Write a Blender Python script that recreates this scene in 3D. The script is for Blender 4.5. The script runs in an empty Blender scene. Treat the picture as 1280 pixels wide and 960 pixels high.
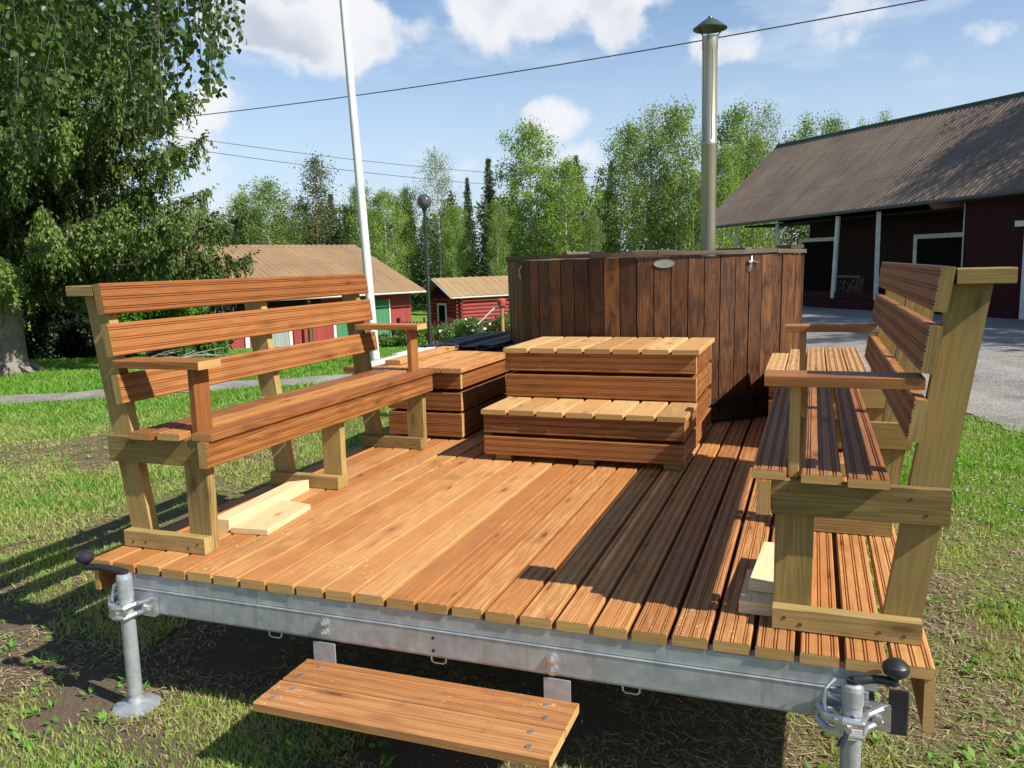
import bpy, math, random
import numpy as np
from mathutils import Vector, Matrix, noise as mnoise
random.seed(7); rng = np.random.default_rng(7)
SC = bpy.context.scene
# ---------------------------------------------------------------- camera
CAMR = np.array([[0.93884785, 0.34339795, -0.0253488],
                 [0.02603192, -0.14419197, -0.98920727],
                 [-0.34334684, 0.92805524, -0.14431363]])      # rows: right, down, forward
CAMC = np.array([2.65626655, -2.31368135, 1.10277171]); FPX = 1020.85
cd = bpy.data.cameras.new('camera'); cam = bpy.data.objects.new('camera', cd)
SC.collection.objects.link(cam); SC.camera = cam
cd.sensor_width = 36; cd.lens = FPX / 1280 * 36; cd.clip_start = 0.05; cd.clip_end = 3000
M = Matrix(((CAMR[0][0], -CAMR[1][0], -CAMR[2][0], CAMC[0]),
            (CAMR[0][1], -CAMR[1][1], -CAMR[2][1], CAMC[1]),
            (CAMR[0][2], -CAMR[1][2], -CAMR[2][2], CAMC[2]), (0, 0, 0, 1)))
cam.matrix_world = M
# ---------------------------------------------------------------- sun, sky, exposure
SUN = Vector((1.09, -0.21, 1.0)).normalized()
sl = bpy.data.lights.new('sun', 'SUN'); sl.energy = 5.0; sl.angle = math.radians(0.5); sl.color = (1, .95, .86)
so = bpy.data.objects.new('sun', sl); SC.collection.objects.link(so)
so.rotation_euler = SUN.to_track_quat('Z', 'Y').to_euler(); so.location = (20, -3, 20)
SC.view_settings.view_transform = 'Standard'; SC.view_settings.look = 'None'
SC.view_settings.gamma = 1; SC.view_settings.use_curve_mapping = False
SC.view_settings.exposure = 0.56
SC.render.engine = 'CYCLES'
try:
    SC.cycles.max_bounces = 6; SC.cycles.transparent_max_bounces = 6
    SC.cycles.use_denoising = True
except Exception: pass

class NT:                                        # small node helper
    def __init__(s, tree): s.t = tree; s.n = tree.nodes; s.l = tree.links
    def new(s, typ, **kw):
        n = s.n.new(typ)
        for k, v in kw.items(): setattr(n, k, v)
        return n
    def set(s, sock, v):
        if isinstance(v, bpy.types.NodeSocket): s.l.new(v, sock)
        else:
            if hasattr(sock.default_value, '__len__') and not hasattr(v, '__len__'): v = [v] * len(sock.default_value)
            if hasattr(sock.default_value, '__len__') and len(sock.default_value) == 4 and len(v) == 3: v = (*v, 1)
            sock.default_value = v
    def math(s, op, a, b=0.0, c=None, clamp=False):
        n = s.new('ShaderNodeMath', operation=op, use_clamp=clamp); s.set(n.inputs[0], a); s.set(n.inputs[1], b)
        if c is not None: s.set(n.inputs[2], c)
        return n.outputs[0]
    def vmath(s, op, a, b):
        n = s.new('ShaderNodeVectorMath', operation=op); s.set(n.inputs[0], a); s.set(n.inputs[1], b)
        return n.outputs['Value'] if op in ('DOT_PRODUCT', 'LENGTH', 'DISTANCE') else n.outputs[0]
    def mix(s, f, a, b, blend='MIX'):
        n = s.new('ShaderNodeMix', data_type='RGBA', blend_type=blend)
        s.set(n.inputs['Factor'], f); s.set(n.inputs[6], a); s.set(n.inputs[7], b); return n.outputs[2]
    def noise(s, vec, scale=1, detail=4, rough=.55, dist=0):
        n = s.new('ShaderNodeTexNoise'); s.set(n.inputs['Vector'], vec); n.inputs['Scale'].default_value = scale
        n.inputs['Detail'].default_value = detail; n.inputs['Roughness'].default_value = rough
        n.inputs['Distortion'].default_value = dist; return n.outputs['Fac']
    def step(s, v, lo, hi, a=0.0, b=1.0):
        n = s.new('ShaderNodeMapRange', interpolation_type='SMOOTHSTEP'); s.set(n.inputs[0], v)
        n.inputs[1].default_value = lo; n.inputs[2].default_value = hi
        n.inputs[3].default_value = a; n.inputs[4].default_value = b; return n.outputs[0]
    def sep(s, v):
        n = s.new('ShaderNodeSeparateXYZ'); s.set(n.inputs[0], v); return n.outputs
    def comb(s, x, y, z):
        n = s.new('ShaderNodeCombineXYZ')
        for i, v in enumerate((x, y, z)): s.set(n.inputs[i], v)
        return n.outputs[0]

def camdir(px, py):
    d = CAMR.T @ np.array([(px - 640) / FPX, (py - 480) / FPX, 1]); return d / np.linalg.norm(d)
w = bpy.data.worlds.new('World'); SC.world = w; w.use_nodes = True
t = NT(w.node_tree); bg = w.node_tree.nodes['Background']; wout = w.node_tree.nodes['World Output']
sky = t.new('ShaderNodeTexSky', sky_type='NISHITA'); sky.sun_disc = False
sky.sun_elevation = math.asin(SUN.z); sky.sun_rotation = math.atan2(SUN.x, SUN.y)
sky.air_density = 1.0; sky.dust_density = 0.3; sky.ozone_density = 1.6; sky.altitude = 100
tc = t.new('ShaderNodeTexCoord'); D = tc.outputs['Generated']
warp = t.new('ShaderNodeTexNoise'); t.set(warp.inputs['Vector'], D); warp.inputs['Scale'].default_value = 6; warp.inputs['Detail'].default_value = 7; warp.inputs['Scale'].default_value = 9
wv = t.vmath('ADD', D, t.vmath('SCALE', t.vmath('SUBTRACT', warp.outputs['Color'], (.5, .5, .5)), (0, 0, 0)))
wvn = t.new('ShaderNodeVectorMath', operation='SCALE'); t.set(wvn.inputs[0], t.vmath('SUBTRACT', warp.outputs['Color'], (.5, .5, .5))); wvn.inputs['Scale'].default_value = .10
wv = t.vmath('NORMALIZE', t.vmath('ADD', D, wvn.outputs[0]), (0, 0, 0))
# cumulus banks: direction, half width, half height (radians), strength
CL = [(380, 30, .085, .045, 1.0), (455, 45, .06, .025, .8), (330, 45, .05, .025, .6), (680, 5, .095, .042, 1.15), (620, -5, .06, .04, .8), (770, 45, .03, .025, .9), (735, -10, .09, .02, .9), (912, 45, .026, .024, 1.0), (1060, 26, .042, .014, .9),
      (1230, 40, .022, .015, .75), (690, 158, .028, .020, .9), (640, 205, .085, .022, .62), (760, 205, .05, .018, .5), (262, 128, .04, .02, .6), (275, 245, .035, .045, .8), (235, 150, .035, .035, .95),
      (155, 110, .03, .03, .9), (110, 245, .08, .02, .7), (860, 50, .04, .010, .5), (1270, 105, .03, .006, .3),
      (1900, 60, .2, .06, 1), (-400, 100, .15, .06, 1)]
acc = None
for px, py, hw, hh, st in CL:
    c = camdir(px, py); r = np.cross(c, (0, 0, 1)); r /= np.linalg.norm(r); u = np.cross(r, c)
    a = t.math('DIVIDE', t.vmath('DOT_PRODUCT', wv, tuple(r)), hw); b = t.math('DIVIDE', t.vmath('DOT_PRODUCT', wv, tuple(u)), hh)
    q = t.math('ADD', t.math('MULTIPLY', a, a), t.math('MULTIPLY', b, b))
    front = t.math('GREATER_THAN', t.vmath('DOT_PRODUCT', wv, tuple(c)), 0.0)
    g = t.math('MULTIPLY', t.math('MULTIPLY', t.step(q, 0, 2.3, 1, 0), front), st)
    acc = g if acc is None else t.math('ADD', acc, g)
puff = t.noise(D, 26, 8, .62); puff2 = t.noise(t.vmath('ADD', D, (3.1, .4, .7)), 8, 6, .6, .4)
dens = t.math('ADD', acc, t.math('ADD', t.math('MULTIPLY', t.math('SUBTRACT', puff, .5), 1.5), t.math('MULTIPLY', t.math('SUBTRACT', puff2, .5), 2.2)))
mask = t.step(dens, .22, 1.25)
wisp = t.math('MULTIPLY', t.step(t.noise(t.vmath('MULTIPLY', D, (3, 3, 12)), 1.6, 6, .6), .40, .75), .7)
hz = t.sep(D)[2]
haze = t.step(hz, 0.0, .34, .82, 0.03)
veil = t.math('MAXIMUM', t.math('MULTIPLY', wisp, t.step(hz, .30, .60, 1, .05)), haze)
shade = t.step(t.noise(t.vmath('ADD', D, (.02, 0, .035)), 9, 3, .5), .38, .66)
ccol = t.mix(t.math('MULTIPLY', shade, t.step(dens, .75, 1.35)), (10.6, 10.8, 11.2), (6.6, 7.3, 8.5))
col = t.mix(veil, t.mix(1.0, sky.outputs[0], (1.6, 1.7, 1.8), 'MULTIPLY'), (7.6, 9.0, 10.6))
col = t.mix(mask, col, ccol)
t.set(bg.inputs['Color'], col); bg.inputs['Strength'].default_value = 0.058

# ---------------------------------------------------------------- helpers
def W(px, py, zc):
    return CAMC + CAMR.T @ (zc * np.array([(px - 640) / FPX, (py - 480) / FPX, 1.0]))
def sst(e0, e1, x):
    q = np.clip((x - e0) / (e1 - e0), 0, 1); return q * q * (3 - 2 * q)
RH = np.array([.9392, .3435]); FH = np.array([-.3435, .9392])
def gz(x, y):
    x = np.asarray(x, float); y = np.asarray(y, float)
    dx, dy = x - CAMC[0], y - CAMC[1]; xc = dx * RH[0] + dy * RH[1]; zc = dx * FH[0] + dy * FH[1]
    left = 1 - sst(1.5, 7.0, xc - .05 * zc)
    s = np.clip(zc - 15, 0, 32) * .08
    right = np.clip(zc - 34, 0, 30) * .07
    und = .02 * np.sin(x * .9 + 1) * np.cos(y * .7) * sst(2.5, 5, np.hypot(x - 1.5, y - 2))
    return -.55 - s * left - right * (1 - left) + und
def gxy(px, py, zc):
    p = W(px, py, zc); return float(p[0]), float(p[1]), float(gz(p[0], p[1]))

class MB:
    def __init__(s): s.v = []; s.f = []; s.uv = []; s.m = []; s.t = []
    def face(s, idx, uvs, mi, ti): s.f.append(idx); s.uv.append(uvs); s.m.append(mi); s.t.append(ti)
    def prism(s, o, l, wv, tv, prof, L, mi=0, me=None, tint=None, grooved=None):
        """closed profile (w,t) swept along l by L, grain runs along l"""
        o, l, wv, tv = map(Vector, (o, l, wv, tv)); l = l.normalized()
        tint = random.random() if tint is None else tint; me = mi if me is None else me
        n = len(prof); b = len(s.v); ru, rv = random.random() * 20, random.random() * 20
        flip = l.dot(wv.cross(tv)) < 0
        for k in (0, L):
            for a, c in prof: s.v.append(tuple(o + l * k + wv * a + tv * c))
        acc = 0
        for i in range(n):
            j = (i + 1) % n; d = math.dist(prof[i], prof[j])
            q = [b + i, b + j, b + n + j, b + n + i]; uv = [(ru, rv + acc), (ru, rv + acc + d), (ru + L, rv + acc + d), (ru + L, rv + acc)]
            if not flip: q = q[::-1]; uv = uv[::-1]
            s.face(q, uv, mi, tint); acc += d
        c0 = list(range(b, b + n)); c1 = list(range(b + n, b + 2 * n)); uvc = [(ru + a, rv + c) for a, c in prof]
        if flip: s.face(c0[::-1], uvc[::-1], me, tint); s.face(c1, uvc, me, tint)
        else: s.face(c0, uvc, me, tint); s.face(c1[::-1], uvc[::-1], me, tint)
        return s
    def plank(s, o, l, wv, tv, L, Wd, T, grooves=False, mi=0, me=None, tint=None, ch=.004):
        wv = Vector(wv).normalized(); tv = Vector(tv).normalized()
        p = [(ch * .6, 0), (Wd - ch * .6, 0), (Wd, ch * .6), (Wd, T - ch), (Wd - ch, T)]
        if grooves:
            g = .0028; gd = .004 if grooves is True else grooves
            for c in (.86, .79, .54, .46, .21, .14):
                x = Wd * c; p += [(x + g, T), (x + g * .4, T - gd), (x - g * .4, T - gd), (x - g, T)]
        p += [(ch, T), (0, T - ch), (0, ch * .6)]
        return s.prism(o, l, wv, tv, p, L, mi, me, tint)
    def box(s, a, b, mi=0, tint=None, axis=1, ch=.003, me=None, grooves=False, face=2):
        """axis-aligned plank between corners a and b; grain along axis; grooved face along +face"""
        a = list(a); b = list(b); lo = [min(x, y) for x, y in zip(a, b)]; hi = [max(x, y) for x, y in zip(a, b)]
        o = list(lo); E = [(1, 0, 0), (0, 1, 0), (0, 0, 1)]
        sg = 1 if face >= 0 and not isinstance(face, str) else 1
        fx = abs(face) if isinstance(face, int) else 2
        neg = isinstance(face, int) and face < 0
        if face == -10: fx = 0; neg = True
        if fx == axis: fx = 1 if axis != 1 else 2
        wx = [k for k in range(3) if k not in (axis, fx)][0]
        tv = Vector(E[fx])
        if neg: o[fx] = hi[fx]; tv = -tv
        return s.plank(o, E[axis], E[wx], tv, hi[axis] - lo[axis], hi[wx] - lo[wx], hi[fx] - lo[fx], grooves, mi, me, tint, ch)
    def tube(s, p0, p1, r0, r1=None, n=16, mi=0, caps=True, tint=.5):
        r1 = r0 if r1 is None else r1; p0, p1 = Vector(p0), Vector(p1); l = p1 - p0; L = l.length; l.normalize()
        u = l.orthogonal().normalized(); v = l.cross(u); b = len(s.v)
        for p, r in ((p0, r0), (p1, r1)):
            for i in range(n): a = 2 * math.pi * i / n; s.v.append(tuple(p + (u * math.cos(a) + v * math.sin(a)) * r))
        for i in range(n):
            j = (i + 1) % n; a0, a1 = i / n, (i + 1) / n
            s.face([b + i, b + j, b + n + j, b + n + i], [(0, a0), (0, a1), (L, a1), (L, a0)], mi, tint)
        if caps:
            if r0 > 1e-5: s.face([b + i for i in range(n)][::-1], [(0, 0)] * n, mi, tint)
            if r1 > 1e-5: s.face([b + n + i for i in range(n)], [(0, 0)] * n, mi, tint)
        return s
    def path(s, pts, r, n=8, mi=0, tint=.5):
        rs = r if hasattr(r, '__len__') else [r] * len(pts)
        b = len(s.v); P = [Vector(p) for p in pts]; u = None
        for k, p in enumerate(P):
            d = (P[min(k + 1, len(P) - 1)] - P[max(k - 1, 0)]).normalized()
            u = d.orthogonal().normalized() if u is None else (u - d * u.dot(d)).normalized(); v = d.cross(u)
            for i in range(n): a = 2 * math.pi * i / n; s.v.append(tuple(p + (u * math.cos(a) + v * math.sin(a)) * rs[k]))
        for k in range(len(P) - 1):
            for i in range(n):
                j = (i + 1) % n; s.face([b + k * n + i, b + k * n + j, b + (k + 1) * n + j, b + (k + 1) * n + i], [(k * .3, i / n), (k * .3, (i + 1) / n), (k * .3 + .3, (i + 1) / n), (k * .3 + .3, i / n)], mi, tint)
        s.face([b + i for i in range(n)][::-1], [(0, 0)] * n, mi, tint)
        s.face([b + (len(P) - 1) * n + i for i in range(n)], [(0, 0)] * n, mi, tint)
        return s
    def lathe(s, c, prof, n=24, mi=0, tint=.5):
        b = len(s.v)
        for r, z in prof:
            for i in range(n): a = 2 * math.pi * i / n; s.v.append((c[0] + r * math.cos(a), c[1] + r * math.sin(a), c[2] + z))
        for k in range(len(prof) - 1):
            for i in range(n):
                j = (i + 1) % n; s.face([b + k * n + i, b + k * n + j, b + (k + 1) * n + j, b + (k + 1) * n + i], [(0, 0)] * 4, mi, tint)
        return s
    def poly(s, pts, mi=0, tint=.5, uv=None):
        b = len(s.v); s.v += [tuple(p) for p in pts]; s.face(list(range(b, b + len(pts))), uv or [(0, 0)] * len(pts), mi, tint); return s
    def hexa(s, P, mi=0, tint=None, ax=0):
        """8 corners: 0-3 bottom loop, 4-7 top loop"""
        b = len(s.v); s.v += [tuple(p) for p in P]; tint = random.random() if tint is None else tint
        r = random.random() * 20
        for q in ((3, 2, 1, 0), (4, 5, 6, 7), (0, 1, 5, 4), (1, 2, 6, 5), (2, 3, 7, 6), (3, 0, 4, 7)):
            p0, p1, p3 = Vector(P[q[0]]), Vector(P[q[1]]), Vector(P[q[3]])
            e1, e3 = (p1 - p0).length, (p3 - p0).length
            if ax == 2 and q in ((0, 1, 5, 4), (1, 2, 6, 5), (2, 3, 7, 6), (3, 0, 4, 7)):
                uv = [(r, r), (r, r + e1), (r + e3, r + e1), (r + e3, r)]
            else: uv = [(r, r), (r + e1, r), (r + e1, r + e3), (r, r + e3)]
            s.face([b + i for i in q], uv, mi, tint)
        return s
    def build(s, name, mats, parent=None, smooth=False):
        me = bpy.data.meshes.new(name); me.from_pydata(s.v, [], s.f)
        for m in (mats if isinstance(mats, (list, tuple)) else [mats]): me.materials.append(m)
        uvl = me.uv_layers.new(name='UVMap'); uvl.data.foreach_set('uv', np.array([c for f in s.uv for u in f for c in u], dtype=np.float32))
        at = me.attributes.new('tint', 'FLOAT', 'FACE'); at.data.foreach_set('value', np.array(s.t, dtype=np.float32))
        me.polygons.foreach_set('material_index', np.array(s.m, dtype=np.int32))
        if smooth:
            me.polygons.foreach_set('use_smooth', [True] * len(me.polygons))
            try: me.set_sharp_from_angle(angle=math.radians(35))
            except Exception: pass
        me.update(); return link(name, me, parent)
def link(name, me, parent=None):
    o = bpy.data.objects.new(name, me); SC.collection.objects.link(o)
    if parent is not None:
        o.parent = parent; off = Vector((0, 0, 0)); g = parent
        while g is not None: off += g.location; g = g.parent
        me.transform(Matrix.Translation(-off))
    return o
def thing(name, label, cat, loc=(0, 0, 0), group=None):
    o = bpy.data.objects.new(name, None); SC.collection.objects.link(o); o.location = loc; o.empty_display_size = .1
    return tag(o, label, cat, group)
def tag(o, label, cat, group=None, kind=None):
    if label: o['label'] = label
    if cat: o['category'] = cat
    if group: o['group'] = group
    if kind: o['kind'] = kind
    return o
def dup(root, loc, label, group, rz=0, sc=1.0):
    r = root.copy(); SC.collection.objects.link(r); r.location = loc; r.rotation_euler = (0, 0, rz); r.scale = (sc, sc, sc)
    r['label'] = label; r['group'] = group
    for ch in list(root.children):
        c = ch.copy(); SC.collection.objects.link(c); c.parent = r
    return r
def arrmesh(name, V, F, mat, tint=None, parent=None, smooth=False):
    """V (n,3) F (m,k) numpy"""
    me = bpy.data.meshes.new(name); k = F.shape[1]
    me.vertices.add(len(V)); me.vertices.foreach_set('co', V.astype(np.float32).ravel())
    me.loops.add(F.size); me.loops.foreach_set('vertex_index', F.astype(np.int32).ravel())
    me.polygons.add(len(F)); me.polygons.foreach_set('loop_start', np.arange(0, F.size, k, dtype=np.int32))
    try: me.polygons.foreach_set('loop_total', np.full(len(F), k, dtype=np.int32))
    except Exception: pass
    for m in (mat if isinstance(mat, (list, tuple)) else [mat]): me.materials.append(m)
    if tint is not None:
        at = me.attributes.new('tint', 'FLOAT', 'FACE'); at.data.foreach_set('value', tint.astype(np.float32))
    if smooth: me.polygons.foreach_set('use_smooth', np.ones(len(F), dtype=bool))
    me.update(calc_edges=True); me.validate()
    return link(name, me, parent)

# ---------------------------------------------------------------- materials
def newmat(name):
    m = bpy.data.materials.new(name); m.use_nodes = True; t = NT(m.node_tree); b = m.node_tree.nodes['Principled BSDF']; return m, t, b
def wood(name, dark, light, knot=(.10, .035, .012), rough=.6, knots=True, wear=.25, bump=.25, red=None, dirt=0, spec=.35, stain=None):
    m, t, b = newmat(name)
    uv = t.new('ShaderNodeUVMap'); uv.uv_map = 'UVMap'; u, v, _ = t.sep(uv.outputs[0])
    at = t.new('ShaderNodeAttribute'); at.attribute_name = 'tint'; T = at.outputs['Fac']
    T2 = t.math('FRACT', t.math('MULTIPLY', T, 7.31))
    fib = t.noise(t.comb(t.math('MULTIPLY', u, 3), t.math('MULTIPLY', v, 160), t.math('MULTIPLY', T, 40)), 1, 4, .6)
    n1 = t.noise(t.comb(t.math('MULTIPLY', u, .55), t.math('MULTIPLY', v, 9), t.math('MULTIPLY', T, 90)), 1, 3, .5)
    ring = t.math('ADD', t.math('MULTIPLY', t.math('SINE', t.math('MULTIPLY', n1, 120)), .5), .5)
    str_ = t.noise(t.comb(t.math('MULTIPLY', u, .8), t.math('MULTIPLY', v, 45), t.math('MULTIPLY', T, 17)), 1, 4, .65)
    f = t.math('ADD', t.math('MULTIPLY', ring, .20), t.math('ADD', t.math('MULTIPLY', fib, .42), t.math('MULTIPLY', str_, .36)))
    f = t.math('ADD', f, t.math('MULTIPLY', t.math('SUBTRACT', T, .5), .42))
    col = t.mix(t.step(f, .12, .86), dark, light)
    tcn = t.new('ShaderNodeTexCoord'); wn = t.noise(tcn.outputs['Object'], 3.2, 5, .6)
    if red is not None: col = t.mix(t.math('MULTIPLY', t.step(t.math('ADD', t.math('MULTIPLY', T2, .7), t.math('MULTIPLY', wn, .5)), .35, .9), .55), col, red)
    col = t.mix(t.math('MULTIPLY', t.step(wn, .45, .7), wear), col, t.mix(1, col, (.62, .62, .66), 'MULTIPLY'))
    if knots:
        vo = t.new('ShaderNodeTexVoronoi'); vo.inputs['Scale'].default_value = 1
        t.set(vo.inputs['Vector'], t.comb(t.math('MULTIPLY', u, 3.4), t.math('MULTIPLY', v, 11), t.math('MULTIPLY', T, 300)))
        rnd = t.sep(vo.outputs['Color'])[0]
        k = t.math('MULTIPLY', t.step(vo.outputs['Distance'], .07, .15, 1, 0), t.math('GREATER_THAN', rnd, .55))
        halo = t.math('MULTIPLY', t.step(vo.outputs['Distance'], .14, .40, 1, 0), t.math('GREATER_THAN', rnd, .55))
        col = t.mix(t.math('MULTIPLY', halo, .55), col, dark); col = t.mix(t.math('MULTIPLY', k, .75), col, knot)
    if stain is not None:
        s2 = t.noise(t.comb(t.math('MULTIPLY', u, 5), t.math('MULTIPLY', v, 14), t.math('MULTIPLY', T, 31)), 1, 5, .65, .5)
        col = t.mix(t.math('MULTIPLY', t.step(s2, .42, .68), .75), col, stain)
        s3 = t.noise(tcn.outputs['Object'], 11, 6, .75)
        col = t.mix(t.math('MULTIPLY', t.step(s3, .60, .74), .40), col, (.26, .17, .11))
    if dirt:
        s3 = t.noise(tcn.outputs['Object'], 60, 3, .7)
        col = t.mix(t.math('MULTIPLY', t.math('MULTIPLY', t.step(s3, .60, .70), t.step(t.noise(tcn.outputs['Object'], 2.2, 3, .6), .50, .64)), dirt * 1.6), col, (.76, .58, .36)); s4 = t.noise(tcn.outputs['Object'], 5, 5, .7); col = t.mix(t.math('MULTIPLY', t.step(s4, .56, .72), .35), col, (.16, .085, .04))
    t.set(b.inputs['Base Color'], col); t.set(b.inputs['Roughness'], t.step(f, 0, 1, rough - .08, rough + .12))
    b.inputs['Specular IOR Level'].default_value = spec
    bp = t.new('ShaderNodeBump'); bp.inputs['Strength'].default_value = bump; bp.inputs['Distance'].default_value = .002
    t.set(bp.inputs['Height'], f); t.set(b.inputs['Normal'], bp.outputs[0]); return m
def plain(name, c, rough=.6, metal=0, c2=None, scale=8, bump=0, spec=.5, streak=None):
    m, t, b = newmat(name); tcn = t.new('ShaderNodeTexCoord'); n = t.noise(tcn.outputs['Object'], scale, 5, .6)
    c2 = c2 or tuple(x * .75 for x in c)
    col = t.mix(t.step(n, .3, .7), c, c2)
    if streak is not None:
        n2 = t.noise(t.vmath('MULTIPLY', tcn.outputs['Object'], (38, 38, 1.5)), 1, 4, .6)
        col = t.mix(t.math('MULTIPLY', t.step(n2, .52, .72), .6), col, streak)
    t.set(b.inputs['Base Color'], col); b.inputs['Roughness'].default_value = rough; b.inputs['Metallic'].default_value = metal
    b.inputs['Specular IOR Level'].default_value = spec
    if bump:
        bp = t.new('ShaderNodeBump'); bp.inputs['Strength'].default_value = bump; bp.inputs['Distance'].default_value = .01
        t.set(bp.inputs['Height'], t.noise(tcn.outputs['Object'], scale * 6, 5, .7)); t.set(b.inputs['Normal'], bp.outputs[0])
    return m
def leafmat(name, a, b_, trans=.35, rough=.5, c3=None):
    m, t, b = newmat(name); at = t.new('ShaderNodeAttribute'); at.attribute_name = 'tint'
    col = t.mix(at.outputs['Fac'], a, b_)
    if c3: col = t.mix(t.math('GREATER_THAN', at.outputs['Fac'], .97), col, c3)
    t.set(b.inputs['Base Color'], col); b.inputs['Roughness'].default_value = rough; b.inputs['Specular IOR Level'].default_value = .3
    tr = t.new('ShaderNodeBsdfTranslucent'); t.set(tr.inputs[0], t.mix(1, col, (1.5, 1.6, .7), 'MULTIPLY'))
    mx = t.new('ShaderNodeMixShader'); mx.inputs[0].default_value = trans
    t.l.new(b.outputs[0], mx.inputs[1]); t.l.new(tr.outputs[0], mx.inputs[2])
    t.l.new(mx.outputs[0], m.node_tree.nodes['Material Output'].inputs[0]); return m
DECK = wood('deck_pine', (.31, .120, .034), (.59, .305, .108), red=(.43, .160, .043), dirt=.45, rough=.62, wear=.3)
DECKE = wood('deck_pine_cut_end', (.40, .22, .07), (.58, .36, .13), knots=False, rough=.8)
BROWN = wood('brown_treated_pine', (.170, .058, .016), (.43, .185, .053), red=(.28, .095, .026), rough=.55, wear=.35)
BROWNE = wood('brown_pine_cut_end', (.38, .20, .065), (.55, .33, .12), knots=False, rough=.8)
GREEN = wood('green_treated_pine', (.165, .105, .030), (.43, .295, .105), knot=(.12, .06, .02), rough=.65, wear=.3, red=(.29, .19, .055))
RAW = wood('raw_pine', (.62, .43, .22), (.80, .62, .36), knot=(.35, .18, .07), rough=.7, wear=.15)
TREAD = wood('tread_pine', (.38, .20, .07), (.62, .38, .155), red=(.48, .24, .085), rough=.62, wear=.2)
TUB = wood('tub_stained_pine', (.034, .014, .007), (.27, .110, .034), red=(.10, .036, .012), rough=.5, wear=.4, stain=(.025, .009, .005), knots=True, bump=.3)
GREYW = wood('weathered_rim_wood', (.07, .048, .034), (.21, .155, .11), rough=.8, wear=.4)
ZINC = plain('galvanised_steel', (.50, .53, .55), .45, .5, (.36, .385, .41), 18, streak=(.30, .30, .27))
ZINC2 = plain('bright_zinc', (.70, .71, .72), .3, .85, (.5, .5, .5), 20)
STAIN = plain('flue_steel', (.50, .45, .34), .40, .8, (.42, .38, .29), 3)
CAPM = plain('flue_cap_steel', (.14, .16, .14), .45, .7, (.08, .09, .08), 9)
BLK = plain('black_plastic', (.018, .018, .022), .38, 0, (.03, .03, .034), 9, spec=.5)
BLKM = plain('black_tarpaulin', (.014, .014, .015), .6, 0, (.03, .03, .031), 5, spec=.2, bump=.2)
WHITE = plain('white_paint', (.78, .78, .76), .5, 0, (.66, .66, .63), 4)
GREYT = plain('pale_batten', (.62, .60, .57), .7, 0, (.45, .43, .40), 9)

# ================================================================ ground
def ground_mat():
    m, t, b = newmat('lawn_soil'); tcn = t.new('ShaderNodeTexCoord'); P = tcn.outputs['Object']; x, y, z = t.sep(P)
    n1 = t.noise(P, .7, 6, .62); n2 = t.noise(P, 9, 5, .7); n3 = t.noise(P, 60, 4, .75)
    n4 = t.step(t.noise(P, 170, 3, .8), .35, .65); n3 = t.math('ADD', t.math('MULTIPLY', n3, .5), t.math('MULTIPLY', n4, .5))
    green = t.mix(n3, (.075, .155, .022), (.24, .38, .062)); dry = t.mix(n3, (.085, .070, .035), (.34, .28, .14)); soil = t.mix(n3, (.060, .042, .030), (.30, .225, .155))
    # sparse worn turf round the trailer on the left and front, lush lawn farther off
    near = t.step(t.vmath('LENGTH', t.vmath('MULTIPLY', t.vmath('SUBTRACT', P, (-1.5, .5, 0)), (.8, 1, 0)), (0, 0, 0)), 3.2, 7.5, 1, 0)
    f = t.math('ADD', t.math('MULTIPLY', n1, .75), t.math('MULTIPLY', n2, .35))
    front = t.step(t.vmath('LENGTH', t.vmath('MULTIPLY', t.vmath('SUBTRACT', P, (.5, -.3, 0)), (.55, 1, 0)), (0, 0, 0)), .5, 1.8, 1, 0)
    k = t.math('ADD', f, t.math('ADD', t.math('MULTIPLY', near, .22), t.math('MULTIPLY', front, .14)))
    col = t.mix(t.step(k, .60, .76), green, dry); col = t.mix(t.step(t.math('ADD', k, t.math('MULTIPLY', t.math('SUBTRACT', n2, .5), .5)), .74, .90), col, soil)
    t.set(b.inputs['Base Color'], col); b.inputs['Roughness'].default_value = .95; b.inputs['Specular IOR Level'].default_value = .1
    bp = t.new('ShaderNodeBump'); bp.inputs['Strength'].default_value = .7; bp.inputs['Distance'].default_value = .03
    t.set(bp.inputs['Height'], t.math('ADD', t.math('MULTIPLY', n2, .6), n3)); t.set(b.inputs['Normal'], bp.outputs[0]); return m
def gravel_mat(name, a, b2):
    m, t, b = newmat(name); tcn = t.new('ShaderNodeTexCoord'); P = tcn.outputs['Object']
    x_, y_, z_ = t.sep(P); vo = t.new('ShaderNodeTexVoronoi'); vo.inputs['Scale'].default_value = 42; t.set(vo.inputs['Vector'], P)
    r = t.sep(vo.outputs['Color'])[0]; n = t.noise(P, 1.3, 5, .65); n2 = t.noise(P, 130, 3, .7)
    col = t.mix(t.math('ADD', t.math('MULTIPLY', r, .6), t.math('MULTIPLY', n2, .4)), a, b2)
    n5 = t.noise(P, .35, 4, .6); col = t.mix(t.math('MULTIPLY', t.step(n, .42, .66), .5), col, tuple(q * .6 for q in a)); col = t.mix(t.math('MULTIPLY', t.step(n5, .5, .62), .35), col, (.20, .185, .13)); tr = t.math('SINE', t.math('MULTIPLY', t.math('ADD', x_, t.math('MULTIPLY', y_, .35)), 3.6)); col = t.mix(t.math('MULTIPLY', t.step(tr, .6, .95), .25), col, tuple(q * 1.05 for q in b2))
    t.set(b.inputs['Base Color'], col); b.inputs['Roughness'].default_value = .9; b.inputs['Specular IOR Level'].default_value = .2
    bp = t.new('ShaderNodeBump'); bp.inputs['Strength'].default_value = .6; bp.inputs['Distance'].default_value = .012
    t.set(bp.inputs['Height'], vo.outputs['Distance']); t.set(b.inputs['Normal'], bp.outputs[0]); return m
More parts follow.
